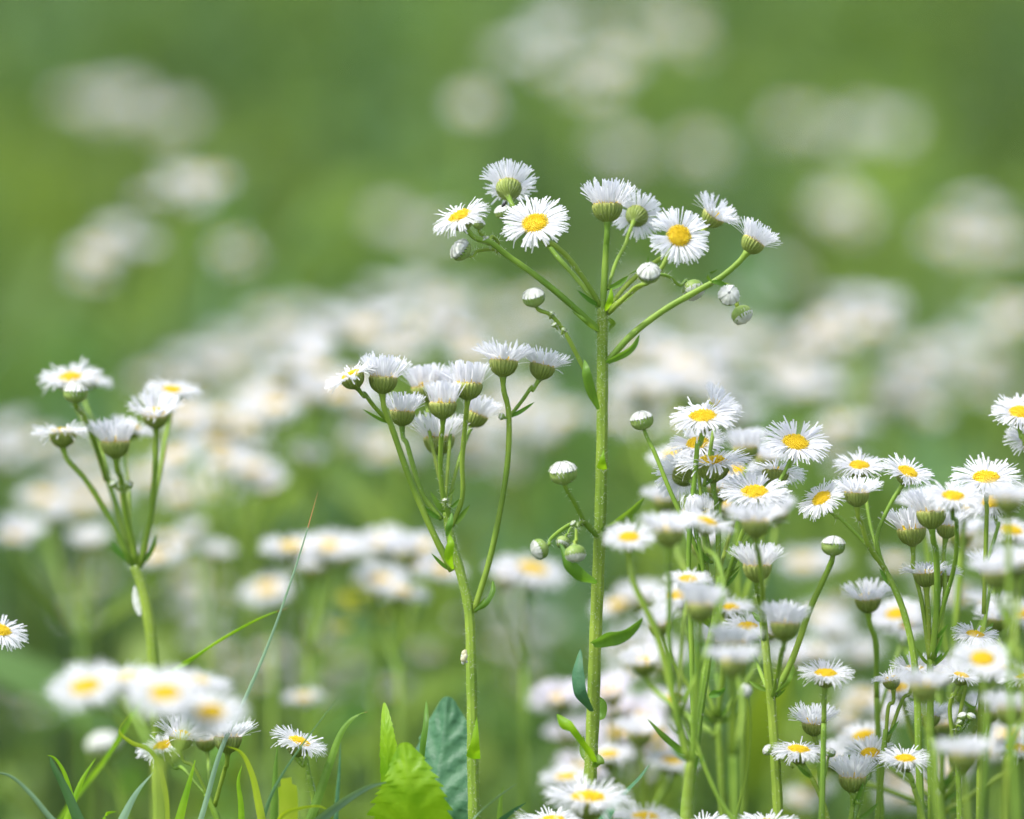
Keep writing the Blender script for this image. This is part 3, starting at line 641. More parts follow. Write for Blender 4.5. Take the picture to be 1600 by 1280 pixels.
plant('fleabane with a long bowed side stem whose daisy touches the tall stem\'s right side', DF - .055,
  [(1072, 1340), (1074, 1260), (1078, 1190)], (17, 14),
  heads=[
    (983, 840, (-.03, .88, .45), 'flat', .82, 0, [(1076, 1190), (1052, 1090), (1026, 990), (990, 910)], {'w': (13, 9)}),
    (1045, 829, (.0, 1, -.03), 'wide', .98, -.012, [(1064, 1150), (1048, 1050), (1046, 950), (1045, 890)], {'w': (9, 8)}),
    (1104, 816, (.28, .92, .18), 'flat', .8, .012, [(1062, 1120), (1130, 930), (1118, 870)], {'w': (8, 7)}),
    (1075, 906, (.02, .95, .3), 'flat', .78, .02, [(1060, 1100), (1068, 980)], {'w': (7, 6)}),
    (1095, 946, (.03, 1, -.05), 'cup', 1.0, -.012, [(1082, 1200), (1088, 1080), (1093, 1000)], {'w': (9, 8)}),
  ], leaves=[], seed=67, hair=200)

plant('fleabane with pale cups and one round bud on a forked arm, right of centre', DF - .004,
  [(1217, 1330), (1213, 1220), (1206, 1110), (1197, 1020), (1190, 950)], (17, 11),
  heads=[
    (1183, 884, (.02, 1, -.02), 'cup', 1.05, -.012, [(1192, 970), (1186, 930)], {'w': (10, 9)}),
    (1226, 975, (.03, 1, -.03), 'cup', 1.0, -.03, [(1208, 1090), (1216, 1050), (1222, 1015)], {'w': (8, 7)}),
    (1168, 980, (-.05, .93, .3), 'flat', .85, .02, [(1200, 1080), (1180, 1030)], {'w': (7, 6)}),
    (1181, 815, (.03, 1, -.02), 'wide', .96, -.045, [(1194, 1000, -.01), (1192, 930, -.02), (1184, 860, -.04)], {'w': (8, 7)}),
  ],
  buds=[(1302, 853, (.05, 1, .02), 0.6, 1.05, -.004, [(1212, 1085), (1238, 1030), (1266, 950), (1294, 890)], (11, 8))],
  leaves=[([(1212, 1082, -.005), (1230, 1066, -.01), (1238, 1048, -.01), (1240, 1038, -.01)], 8, (.6, -.5, .5), M_LEAF, .5)], seed=68, hair=300)

plant('soft fleabane with two green cups seen from below, close in front of the right-hand heap', DF - .085,
  [(1148, 1330), (1148, 1260), (1147, 1180)], (12, 10),
  heads=[
    (1146, 1034, (0, 1, -.12), 'wide', .95, -.01, [(1147, 1180), (1146, 1110)], {'w': (11, 10)}),
    (1148, 1005, (.02, 1, -.08), 'wide', .92, .03, [(1148, 1190), (1160, 1110), (1152, 1050)], {'w': (7, 7)}),
  ], buds=[], leaves=[], seed=69, hair=0, low_leaves=3)
plant('thin fleabane with a dry brownish bud, right of centre low down', DF - .03,
  [(1200, 1340), (1140, 1275), (1100, 1195), (1078, 1120)], (8, 6), heads=[(1050, 1093, (0, .95, .3), 'flat', .7, .12, [(1090, 1180, .02), (1065, 1130, .08)], {'w': (4, 4)})],
  buds=[(1164, 1080, (-.2, .3, .9), 0.35, 0.6, -.01, [(1150, 1280), (1168, 1200), (1172, 1120)], (4, 4))], seed=70, hair=0, low_leaves=2)

plant('fleabane with four clear daisies on wiry forked stalks, one tipped to the left, right side', DF,
  [(1440, 1340), (1436, 1200), (1428, 1030), (1408, 945), (1380, 885)], (12, 9),
  heads=[
    (1284, 779, (-.5, .72, .48), 'droop', .86, 0, [(1362, 860), (1335, 832), (1308, 806)], {'w': (6, 6)}),
    (1343, 728, (.02, .92, .40), 'flat', .86, .012, [(1376, 880), (1360, 820), (1350, 765)], {'w': (6, 6)}),
    (1418, 738, (.34, .82, .45), 'flat', .82, .002, [(1392, 915), (1370, 845), (1385, 800), (1408, 760)], {'w': (7, 6)}),
    (1339, 770, (.02, 1, .04), 'wide', .9, -.008, [(1384, 892), (1356, 850), (1344, 812)], {'w': (8, 7)}),
  ], seed=71, hair=250)
plant('fleabane with a ragged silvery spent head on two tall parallel stems at right', DF + .004,
  [(1456, 1340), (1454, 1180), (1453, 1030)], (12, 10),
  heads=[
    (1446, 896, (-.08, 1, .0), 'shaggy', .86, 0, [(1453, 1030), (1450, 960)], {'w': (9, 8)}),
    (1468, 898, (.08, 1, .02), 'shaggy', .8, .006, [(1458, 1040), (1466, 960)], {'w': (9, 8)}),
    (1455, 800, (.02, 1, -.08), 'cup', 1.0, -.012, [(1456, 1030), (1464, 940), (1462, 860)], {'w': (10, 9)}),
    (1480, 822, (.14, .98, -.02), 'cup', .82, .004, [(1458, 1040), (1476, 930), (1474, 870)], {'w': (7, 7)}),
    (1424, 827, (-.06, 1, -.02), 'cup', 1.0, .0, [(1453, 1040), (1440, 940), (1426, 880)], {'w': (7, 7)}),
    (1490, 776, (.05, .93, .34), 'flat', .92, -.03, [(1458, 1000), (1492, 880), (1494, 815)], {'w': (7, 7)}),
  ], seed=72, hair=250)
plant('fleabane with a wide bright daisy behind a blurred cup, upper right of the heap', DF + .006,
  [(1530, 1340), (1532, 1150), (1536, 980)], (12, 9),
  heads=[
    (1541, 747, (.02, .93, .36), 'flat', 1.04, 0, [(1537, 960), (1540, 860), (1542, 790)], {'w': (7, 7)}),
    (1552, 784, (-.1, .85, .5), 'flat', .92, .012, [(1536, 900), (1560, 820)], {'w': (6, 6)}),
    (1548, 884, (0, .95, .1), 'wide', .9, .02, [(1536, 990), (1545, 930)], {'w': (6, 6)}),
  ], seed=73, hair=150)
plant('blurred fleabane cup nearest the lens at the right edge, on a pale straight stem', DF - .10,
  [(1590, 1340), (1582, 1150), (1577, 1000)], (9, 8),
  heads=[(1576, 781, (.02, 1, -.03), 'wide', .98, 0, [(1577, 1000), (1577, 880)], {'w': (10, 9)}),
         (1590, 880, (.05, 1, .1), 'wide', .9, .02, [(1578, 1060), (1590, 950)], {'w': (8, 8)})], seed=74, hair=0)
plant('blurred fleabane at the right edge with a broad pale cup halfway down', DF - .085,
  [(1612, 1340), (1606, 1150), (1592, 1010)], (9, 8),
  heads=[(1557, 896, (-.02, 1, -.02), 'wide', 1.0, 0, [(1594, 1015), (1568, 960)], {'w': (9, 8)}),
         (1560, 966, (0, 1, .1), 'wide', .82, .12, [(1596, 1060), (1566, 1010)], {'w': (6, 6)})], seed=75, hair=0)
plant('fleabane with a shallow white bowl on a straight stalk, left of the spent head', DF + .03,
  [(1378, 1340), (1374, 1200), (1370, 1090)], (11, 9),
  heads=[(1356, 935, (.02, .97, .2), 'wide', 1.0, -.005, [(1370, 1090), (1367, 1000)], {'w': (9, 8)}),
         (1412, 972, (.05, .8, .6), 'flat', .92, .05, [(1372, 1120), (1400, 1030)], {'w': (6, 6)})], seed=76, hair=0)
plant('blurred fleabane with a yellow disc facing the lens, close on the right', DF - .075,
  [(1528, 1340), (1540, 1200), (1543, 1110)], (11, 9),
  heads=[(1535, 1030, (.0, .83, .56), 'flat', .94, 0, [(1543, 1110), (1538, 1070)], {'w': (11, 9)})], seed=77, hair=0)
plant('sharp fleabane with a half-hidden orange disc just above the blurred facing daisy', DF + .004,
  [(1500, 1340), (1497, 1220), (1494, 1140)], (9, 7),
  heads=[(1524, 992, (.1, .92, .32), 'flat', .78, 0, [(1494, 1140), (1512, 1060)], {'w': (6, 6)}),
         (1502, 1056, (.24, .92, .18), 'flat', .62, -.004, [(1490, 1160), (1484, 1105), (1490, 1085)], {'w': (7, 6)})],
  buds=[(1504, 1119, (-.3, .9, .2), 0.35, 0.42, -.006, [(1494, 1150), (1498, 1132)], (5, 4)), (1517, 1120, (.4, .8, .2), 0.35, 0.42, -.006, [(1494, 1150), (1508, 1134)], (5, 4)),
        (1500, 1128, (-.5, .7, .2), 0.0, 0.3, -.006, [(1494, 1145), (1497, 1134)], (4, 4))],
  leaves=[([(1500, 1090), (1522, 1105), (1528, 1085)], 5, (.3, .8, .3), M_LEAF, .5)], seed=78, hair=200)
plant('blurred fleabane with a broad green cup and white fringe near the right bottom', DF - .085,
  [(1472, 1340), (1464, 1240), (1452, 1150)], (11, 9),
  heads=[(1443, 1072, (.02, 1, -.05), 'wide', 1.0, 0, [(1452, 1150), (1447, 1115)], {'w': (10, 9)}),
         (1452, 1118, (.05, 1, .0), 'wide', .85, .10, [(1466, 1240), (1460, 1160)], {'w': (6, 6)})], seed=79, hair=0)
plant('sharp fleabane with two frilly white heads side by side, left of the broad blurred cup', DF + .006,
  [(1368, 1340), (1376, 1220), (1384, 1140)], (10, 8),
  heads=[(1392, 1062, (-.25, .93, .1), 'shaggy', .62, 0, [(1384, 1150), (1390, 1100)], {'w': (6, 6)}),
         (1428, 1046, (.05, .96, .2), 'shaggy', .84, .004, [(1386, 1160), (1412, 1090)], {'w': (6, 6)})], seed=80, hair=100)
plant('fleabane with one flat daisy on a thin upright stalk, above the comb-like one', DF - .012,
  [(1282, 1340), (1285, 1230), (1287, 1130)], (10, 8),
  heads=[(1290, 1053, (.02, .97, .22), 'flat', .9, 0, [(1287, 1130), (1288, 1085)], {'w': (8, 7)})], seed=81, hair=80)
plant('fleabane with a comb-like fan of white rays and a small orange centre, low right', DF + .003,
  [(1290, 1340), (1284, 1250), (1280, 1190)], (10, 8),
  heads=[(1272, 1128, (-.06, .96, .22), 'wide', .92, 0, [(1281, 1190), (1276, 1160)], {'w': (7, 7)})], seed=82, hair=80)
plant('fleabane with a bluish drooping flower tilted sideways, low right', DF - .008,
  [(1300, 1340), (1288, 1260), (1268, 1215)], (8, 7),
  heads=[(1248, 1172, (.1, .97, .2), 'droop', .86, 0, [(1268, 1215), (1256, 1195)], {'w': (6, 6)})],
  buds=[(1200, 1172, (-.7, .5, .2), 0.35, 0.5, 0, [(1240, 1200), (1216, 1182)], (4, 4)), (1297, 1176, (.3, .9, .2), .35, .5, 0, [(1280, 1240), (1292, 1200)], (4, 4))], seed=83, hair=60)
plant('fleabane with an open ragged cup above a tapering green base, bottom right', DF - .004,
  [(1322, 1340), (1328, 1290), (1332, 1260)], (10, 8),
  heads=[(1332, 1214, (.0, 1, .05), 'cup', .92, 0, [(1332, 1262), (1333, 1240)], {'w': (8, 8)}),
         (1360, 1178, (-.1, .8, .45), 'shaggy', .8, .012, [(1340, 1280), (1352, 1220)], {'w': (6, 6)})], seed=84, hair=60)
plant('fleabane with a flat daisy and yellow disc leaning on a curved stalk, bottom right', DF - .012,
  [(1452, 1340), (1440, 1270), (1428, 1232)], (9, 8),
  heads=[(1414, 1186, (.0, .95, .3), 'flat', .86, 0, [(1428, 1232), (1420, 1208)], {'w': (7, 7)})], seed=85, hair=0)
plant('blurred fleabane with a creamy cup near the lower right corner', DF - .095,
  [(1516, 1340), (1512, 1280), (1509, 1240)], (9, 8),
  heads=[(1507, 1180, (.02, 1, -.05), 'wide', .94, 0, [(1509, 1240), (1508, 1215)], {'w': (9, 9)})], seed=86, hair=0)
plant('blurred fleabane with a rounded pale cup cut by the right edge', DF - .08,
  [(1568, 1340), (1572, 1250), (1574, 1180)], (10, 9),
  heads=[(1578, 1108, (.02, 1, .0), 'wide', .92, 0, [(1574, 1180), (1577, 1145)], {'w': (8, 8)}),
         (1606, 1060, (.02, 1, .1), 'flat', .9, .06, [(1574, 1200), (1600, 1110)], {'w': (6, 6)})], seed=87, hair=0)
plant('two daisies cut by the right edge, level with the top of the heap', DF + .014,
  [(1640, 1340), (1630, 1050), (1620, 820)], (11, 9),
  heads=[(1594, 645, (.05, .86, .48), 'flat', .88, 0, [(1620, 820), (1606, 720), (1598, 680)], {'w': (7, 7)}),
         (1612, 688, (.15, .85, .45), 'flat', .85, .004, [(1622, 840), (1618, 740)], {'w': (7, 7)})], seed=88, hair=0)
plant('daisy crossing the foot of the tall stem at the bottom, yellow disc seen edge on', DF - .045,
  [(926, 1420), (925, 1340), (924, 1290)], (14, 12),
  heads=[(919, 1248, (.0, .97, .22), 'flat', 1.25, 0, [(924, 1300), (921, 1268)], {'w': (11, 10)})], seed=89, hair=0, low_leaves=3)
plant('white daisy cut by the bottom edge, left of the tall stem foot', DF - .02,
  [(862, 1420), (862, 1360), (862, 1320)], (12, 10),
  heads=[(862, 1284, (-.04, .98, .17), 'flat', 1.1, 0, [(862, 1320), (862, 1300)], {'w': (9, 9)})], seed=90, hair=0, low_leaves=3)
plant('white daisy cut by the bottom edge, beside the serrated slanting leaf', DF + .05,
  [(1012, 1420), (1012, 1360), (1010, 1320)], (12, 10),
  heads=[(1008, 1278, (.04, .98, .16), 'flat', 1.1, 0, [(1010, 1320), (1009, 1292)], {'w': (9, 9)})], seed=91, hair=0, low_leaves=3)
plant('row of white flower tops cut by the bottom edge, under the forked stem', DF - .02,
  [(1168, 1420), (1160, 1360), (1150, 1330)], (12, 10),
  heads=[(1098, 1291, (-.05, .98, .2), 'flat', 1.0, 0, [(1150, 1335), (1110, 1310)], {'w': (8, 8)}),
         (1200, 1289, (.05, .98, .2), 'flat', 1.0, 0, [(1152, 1335), (1190, 1308)], {'w': (8, 8)})], seed=92, hair=0, low_leaves=3)

plant('fleabane of many small overlapping heads filling the gap between bowed stem and pale cups', DF + .05,
  [(1130, 1340), (1128, 1240), (1122, 1130)], (13, 10),
  heads=[(1062, 930, (-.1, .93, .3), 'flat', .9, .01, [(1118, 1120), (1090, 1030), (1068, 980)]), (1005, 1035, (-.1, .95, .25), 'wide', .9, .02, [(1120, 1150), (1050, 1100)]),
         (1140, 950, (.05, .95, .25), 'flat', .85, -.01, [(1122, 1120), (1134, 1020)]), (1120, 1000, (0, .98, .1), 'cup', .9, .02, [(1122, 1130), (1121, 1060)]),
         (1200, 985, (.1, .95, .2), 'wide', .9, .02, [(1124, 1130), (1170, 1060)]), (1030, 975, (-.15, .95, .2), 'cup', .85, .0, [(1118, 1130), (1060, 1050)])], seed=120, hair=60)
plant('fleabane with soft heads behind the right heap, between its yellow discs', DF + .07,
  [(1160, 1340), (1160, 1150), (1155, 980)], (12, 9),
  heads=[(1150, 735, (.0, .9, .35), 'flat', 1.0, 0, [(1155, 960), (1152, 850)]), (1052, 710, (-.2, .9, .3), 'flat', .95, .01, [(1152, 980), (1090, 850)]), (1198, 715, (.2, .9, .2), 'wide', .95, 0, [(1156, 960), (1188, 850)]),
         (1040, 780, (-.1, .95, .1), 'wide', .9, .02, [(1152, 1000), (1070, 890)]), (1130, 790, (0, .95, .2), 'flat', .9, .01, [(1156, 990), (1140, 880)]), (1215, 800, (.1, .95, .2), 'cup', .85, .02, [(1158, 1000), (1200, 890)]),
         (1095, 850, (0, .95, .1), 'cup', .9, .0, [(1156, 1010), (1110, 920)])], seed=121, hair=60)
plant('fleabane with soft heads packed behind the spent silvery head at right', DF + .06,
  [(1490, 1340), (1490, 1200), (1486, 1060)], (12, 9),
  heads=[(1510, 790, (.1, .9, .35), 'flat', .95, 0, [(1488, 1040), (1500, 900)]), (1440, 790, (-.1, .95, .2), 'wide', .95, .0, [(1486, 1040), (1455, 900)]), (1500, 835, (.1, .95, .1), 'cup', .9, .02, [(1488, 1050), (1496, 920)]),
         (1400, 960, (-.1, .85, .45), 'flat', .95, .02, [(1484, 1120), (1430, 1040)]), (1580, 830, (.1, .9, .3), 'flat', .95, 0, [(1490, 1080), (1550, 940)]), (1545, 945, (.1, .95, .1), 'wide', .9, 0, [(1490, 1100), (1530, 1020)]),
         (1595, 960, (.1, .9, .3), 'flat', .95, .02, [(1492, 1120), (1570, 1030)])], seed=122, hair=60)
plant('fleabane with overlapping white heads along the lower right, behind the frilly pair', DF + .05,
  [(1480, 1360), (1476, 1300), (1470, 1240)], (12, 9),
  heads=[(1405, 1075, (-.2, .9, .3), 'flat', .9, 0, [(1464, 1230), (1425, 1150)]), (1475, 1050, (.1, .95, .2), 'wide', .95, 0, [(1470, 1230), (1474, 1140)]), (1350, 1150, (-.2, .9, .3), 'flat', .9, .01, [(1462, 1250), (1390, 1200)]),
         (1470, 1130, (0, .95, .1), 'cup', .9, 0, [(1472, 1240), (1471, 1180)]), (1560, 1040, (.2, .9, .3), 'flat', .95, .01, [(1474, 1230), (1530, 1130)]), (1545, 1110, (.1, .95, .2), 'wide', .9, 0, [(1474, 1250), (1525, 1170)]),
         (1300, 1185, (-.2, .93, .2), 'wide', .9, .02, [(1462, 1262), (1340, 1220)]), (1590, 1170, (.1, .95, .2), 'flat', .9, 0, [(1476, 1270), (1560, 1215)])], seed=123, hair=60)
plant('fleabane with white heads low between the tall stem and the forked stem', DF + .09,
  [(1010, 1400), (1010, 1340), (1010, 1290)], (12, 9),
  heads=[(950, 1180, (-.1, .95, .2), 'flat', 1.0, 0, [(1008, 1280), (970, 1220)]), (1000, 1145, (0, .97, .15), 'wide', 1.0, 0, [(1010, 1280), (1004, 1200)]), (885, 1215, (-.1, .95, .2), 'flat', 1.0, 0, [(1006, 1290), (920, 1245)]), (1050, 1190, (.1, .95, .2), 'flat', .95, 0, [(1011, 1285), (1040, 1230)])], seed=124, hair=0)
# ================================================================== grasses, broad-leaved weed and small things
def grass(label, pts, wd, side, mat, d=DF, fold=0.35, prof=None, tip=0, name='grass_blade'):
    p = [P(q[0], q[1], d + (q[2] if len(q) > 2 else 0)) for q in pts]
    t0 = (p[0] - p[1]).normalized(); base = Vector((p[0].x + t0.x * .12, p[0].y + t0.y * .05, 0)); root = empty(name, base)
    tag(root, label, 'grass blade', 'grass blades among the flowers')
    mb = MB(); full = [base, base.lerp(p[0] + t0 * .08, .7), p[0] + t0 * .035] + p
    blade(mb, [q - base for q in full], wd * .5 * KPX * d, AX(side), fold, prof or (lambda u: min(1, (1 - u) * 2.2 + 0.02) ** .8 * min(1, .5 + u * 2)), n=8, tipn=tip)
    link('blade', mb.mesh('blade', [mat, M_TIP]), root); return root
grass('long thin bluish grass blade with a reddish tip slanting up beside the lower left daisies', [(300, 1320), (318, 1262), (345, 1170), (385, 1085), (425, 990), (470, 860), (497, 768)], 15, (.9, .3, .4), M_GRASSB, DF, .5, lambda u: max(.02, (1 - u) ** .75), 5)
grass('yellow-green grass blade arching right, its brown tip crossing the long bluish blade', [(170, 1180, .03), (230, 1085, .02), (290, 1036), (350, 996), (415, 962), (450, 950)], 9, (.4, .8, .4), M_LEAFB, DF + .02, .4, None, 4)
grass('yellow-green blade folded back on itself below the blurred left cluster', [(262, 1320), (256, 1230), (236, 1176), (204, 1160), (186, 1142), (206, 1112)], 10, (.3, .9, .3), M_GRASSY, DF - .02, .5)
grass('dark green grass blade with a curled yellow tip in the lower left corner', [(140, 1330), (122, 1285), (100, 1232), (82, 1196), (78, 1182)], 21, (.9, -.3, .3), M_GRASSD, DF - .01, .4)
grass('short yellow-green blade curling over behind the dark corner blade', [(120, 1330), (112, 1250), (98, 1204), (84, 1184), (74, 1180)], 9, (.5, .8, .3), M_LEAFB, DF, .4)
grass('bright green blade leaning right behind the dark corner blade', [(88, 1330), (108, 1270), (128, 1218), (150, 1184)], 15, (.9, .3, .3), M_LEAFB, DF + .01, .35)
grass('pale thin grass blade arching in from the left edge at the bottom', [(110, 1310), (78, 1278), (45, 1238), (14, 1212), (-20, 1206)], 10, (.5, .8, .3), M_GRASSB, DF - .02, .35)
grass('broad pale bluish blade leaning right at the bottom left', [(170, 1330), (192, 1276), (214, 1236), (240, 1206)], 19, (.8, .5, .3), M_GRASSB, DF - .01, .35)
grass('bright green pointed blade standing left of the long bluish blade', [(268, 1330), (282, 1272), (294, 1228), (305, 1188)], 30, (1, .1, .25), M_LEAFB, DF, .2, lambda u: max(.02, 1 - u) ** .7)
grass('yellow blade bending over to the left at the bottom, beside the bluish blade', [(416, 1330), (404, 1262), (392, 1208), (376, 1176), (354, 1166)], 14, (.9, .2, .4), M_GRASSY, DF - .012, .4)
grass('narrow upright yellow-green blade right of the bluish blade', [(376, 1330), (376, 1260), (372, 1220), (378, 1196)], 12, (1, 0, .3), M_LEAFB, DF, .4)
grass('thick upright green stalk-like blade near the bottom left', [(426, 1330), (428, 1250), (430, 1200), (434, 1162)], 15, (1, 0, .3), M_LEAF, DF - .006, .5)
grass('grass blade with a yellow twisted tip, left of the broad bright leaf', [(462, 1330), (490, 1262), (515, 1190), (535, 1140), (556, 1118), (574, 1112)], 15, (.9, .3, .3), M_LEAF, DF, .45, None, 2)
grass('fine dark blade slanting up to the right across the small daisy', [(398, 1330), (420, 1250), (444, 1204), (482, 1150), (530, 1088)], 13, (.8, .5, .3), M_GRASSD, DF - .012, .5, lambda u: max(.02, (1 - u)) ** .8)
grass('bluish blade lying low to the right, left of the broad bright leaf', [(440, 1330), (495, 1284), (540, 1250), (575, 1230), (604, 1222)], 19, (.3, .9, .3), M_GRASSB, DF - .02, .3)
grass('wide yellow-green blade piece at the bottom between two green blades', [(452, 1340), (450, 1285), (450, 1245), (446, 1216)], 30, (1, .1, .1), M_GRASSY, DF + .02, .15, lambda u: 1 if u < .93 else .6)
grass('dark narrow blade upright behind the twisted-tip blade', [(522, 1330), (526, 1250), (530, 1200), (532, 1160)], 9, (1, 0, .4), M_TEAL, DF + .02, .4)
grass('bluish blade leaning right at the bottom, right of the toothed leaf', [(700, 1340), (735, 1284), (770, 1250), (808, 1224)], 15, (.6, .7, .3), M_GRASSB, DF - .02, .35)
grass('dark bluish blade with a pale edge at the bottom middle', [(742, 1340), (772, 1290), (796, 1270), (822, 1254)], 20, (.5, .8, .3), M_TEAL, DF - .012, .35)
grass('small green upright blade behind the dark bottom middle blade', [(782, 1330), (780, 1280), (782, 1250), (786, 1228)], 12, (1, 0, .3), M_LEAF, DF + .02, .35)
grass('short green blade at the bottom left between bluish blades', [(172, 1340), (160, 1290), (166, 1272), (182, 1268)], 14, (.5, .8, .3), M_LEAFB, DF - .015, .35)
grass('small bluish curled blade tip right of the yellow piece', [(482, 1330), (490, 1260), (488, 1225), (478, 1208)], 10, (.8, .4, .3), M_GRASSB, DF + .015, .35)
grass('horizontal yellow-green blade low beside the twisted-tip blade', [(420, 1330), (440, 1275), (470, 1263), (500, 1260), (514, 1266)], 8, (.1, .95, .3), M_GRASSY, DF - .02, .3)
g = grass('serrated bluish-green leaf slanting up right of the tall stem foot', [(920, 1340), (945, 1274), (972, 1240), (996, 1216), (1015, 1194)], 24, (.7, .6, .35), M_TEAL, DF - .02, .35,
      lambda u: max(.02, math.sin(math.pi * min(1, u * .9 + .1)) ** .7 * (1 + .18 * ((u * 26) % 1 - .5))))
g['category'] = 'leaf'

def broad_leaf(root, base, mid, wd, side, mat, teeth, d, pucker, name='leaf'):
    """toothed broad leaf: midrib through the photo points, veins pressed into the blade"""
    q = smooth([P(p[0], p[1], d + (p[2] if len(p) > 2 else 0)) for p in mid], 44); m = len(q); K = 18
    S = AX(side); vs = []; fs = []
    for i, p in enumerate(q):
        u = i / (m - 1); t = (q[min(i + 1, m - 1)] - q[max(i - 1, 0)]).normalized(); s = (S - t * S.dot(t)).normalized(); nn = t.cross(s)
        w = wd * .5 * KPX * d * (math.sin(math.pi * min(1, (u * .97 + .02)) ** .72) ** .62)
        tn = u * 11 + .5 * math.sin(u * 9); w = max(w, .0001) * (1 + teeth * ((1 - tn % 1) - .5) * (.7 + .6 * math.sin(int(tn) * 2.3 + wd) ** 2) + .07 * math.sin(u * 8 + wd))
        for k in range(K + 1):
            v = (k / K) * 2 - 1
            vein = math.cos((u * 6.5 - abs(v) * 1.7 + .25 * math.sin(u * 7 + 2 * v) + (.2 if v > 0 else 0)) * 2 * math.pi); vein = vein - .5 * max(0, vein) ** 3
            h = pucker * (vein * .34 * min(1, abs(v) * 3) * (1 - abs(v) ** 4) + 1.6 * abs(v) ** 0.6) * min(1, w / .004)
            vs.append(p + s * (v * w) + nn * h - t * (abs(v) ** 2 * w * .12) - root.location)
    for i in range(m - 1):
        for k in range(K):
            a = i * (K + 1) + k; fs.append((a, a + 1, a + K + 2, a + K + 1))
    mb = MB(); mb.add(vs, fs); return link(name, mb.mesh(name, mat), root)
d = DF + .004; p0 = P(650, 1330, d); base = Vector((p0.x, p0.y, 0)); r = empty('broad_leaved_weed', base)
tag(r, 'broad-leaved weed at the bottom with a bright yellow-green toothed leaf before a dark bluish one', 'weed')
stalk(r, [base, base.lerp(p0, .5), p0, P(650, 1290, d)], (.0016, .0011), 'stem')
o = broad_leaf(r, base, [(668, 1335, .004), (673, 1265, .002), (689, 1180, .006), (698, 1088, .010)], 132, (1, .12, .28), M_TEAL, .12, DF + .016, .0012); o['label'] = 'dark bluish-green veined leaf'
o = broad_leaf(r, base, [(640, 1350, .0), (641, 1290, -.008), (638, 1225, -.012), (630, 1160, -.010)], 124, (1, -.05, .25), M_LEAFB, .20, DF - .008, .0009); o['label'] = 'bright yellow-green leaf'
o = broad_leaf(r, base, [(604, 1260, 0), (606, 1190, -.004), (603, 1140, -.004), (600, 1098, 0)], 30, (.9, .1, .45), M_LEAFB, .16, DF, .0007)
mb = MB(); blade(mb, [P(656, 1230, d) - base, P(659, 1165, d - .004) - base, P(664, 1128, d - .004) - base, P(666, 1094, d) - base], 6 * KPX * d, AX((.8, 0, .6)), .5); link('leaf', mb.mesh('leaf', M_LEAF), r)
stalk(r, [P(640, 1330, d), P(606, 1260, d)], (.0006, .0005), 'leaf_stalk')

rr = random.Random(5)
def husk():
    c = P(726, 1026, DF - .004); root = empty('cream_husk', c); tag(root, 'tiny cream-coloured husk clinging to the left side of the left fleabane stem', 'insect husk')
    def lump(name, pts, mat, par):
        mb = MB()
        for (x, y, z, s) in pts:
            vs = []; fs = []; n = 8
            for j in range(6):
                for k in range(n):
                    a = math.pi * j / 5; b = 2 * math.pi * k / n; f = s * (1 + rr.uniform(-.18, .18)) * PXM
                    vs.append(RT * (x * PXM + f * math.sin(a) * math.cos(b)) + UP * (y * PXM + f * 1.3 * math.cos(a)) - FW * (z * PXM + f * math.sin(a) * math.sin(b)))
            for j in range(5):
                for k in range(n): fs.append((j * n + k, j * n + (k + 1) % n, (j + 1) * n + (k + 1) % n, (j + 1) * n + k))
            mb.add(vs, fs)
        return link(name, mb.mesh(name, mat), par)
    lump('body', [(0, 4, 0, 5), (-2, -3, 1, 5), (1, 0, 2, 4)], M_CREAM, root)
    lump('fluff', [(-3, -9, 1, 2.5), (3, -8, 1, 2), (-4, 1, 2, 2)], M_BUDW, root)
husk()
def beetle():
    c = P(788, 319, DF - .001); root = empty('small_black_insect', c); tag(root, 'tiny black insect under the rays of the topmost left daisy', 'insect')
    mb = MB(); tube(mb, smooth([RT * -4 * PXM - UP * 5 * PXM, Vector(), RT * 3 * PXM + UP * 5 * PXM], 4), [.00008, .0002, .0003, .00034, .00036, .00034, .0003, .0002, .00008], 8); link('body', mb.mesh('body', M_INK), root)
    mb = MB()
    for s in (-1, 1):
        for k in (-2, 0, 2):
            a = RT * (k * .5) * PXM + UP * k * PXM; tube(mb, [a, a + (RT * s * 3 + UP * (1 + k * .5)) * PXM, a + (RT * s * 4.5 - UP * (2 - k * .4)) * PXM], (.00005, .00003), 4)
    link('legs', mb.mesh('legs', M_INK), root)
beetle()
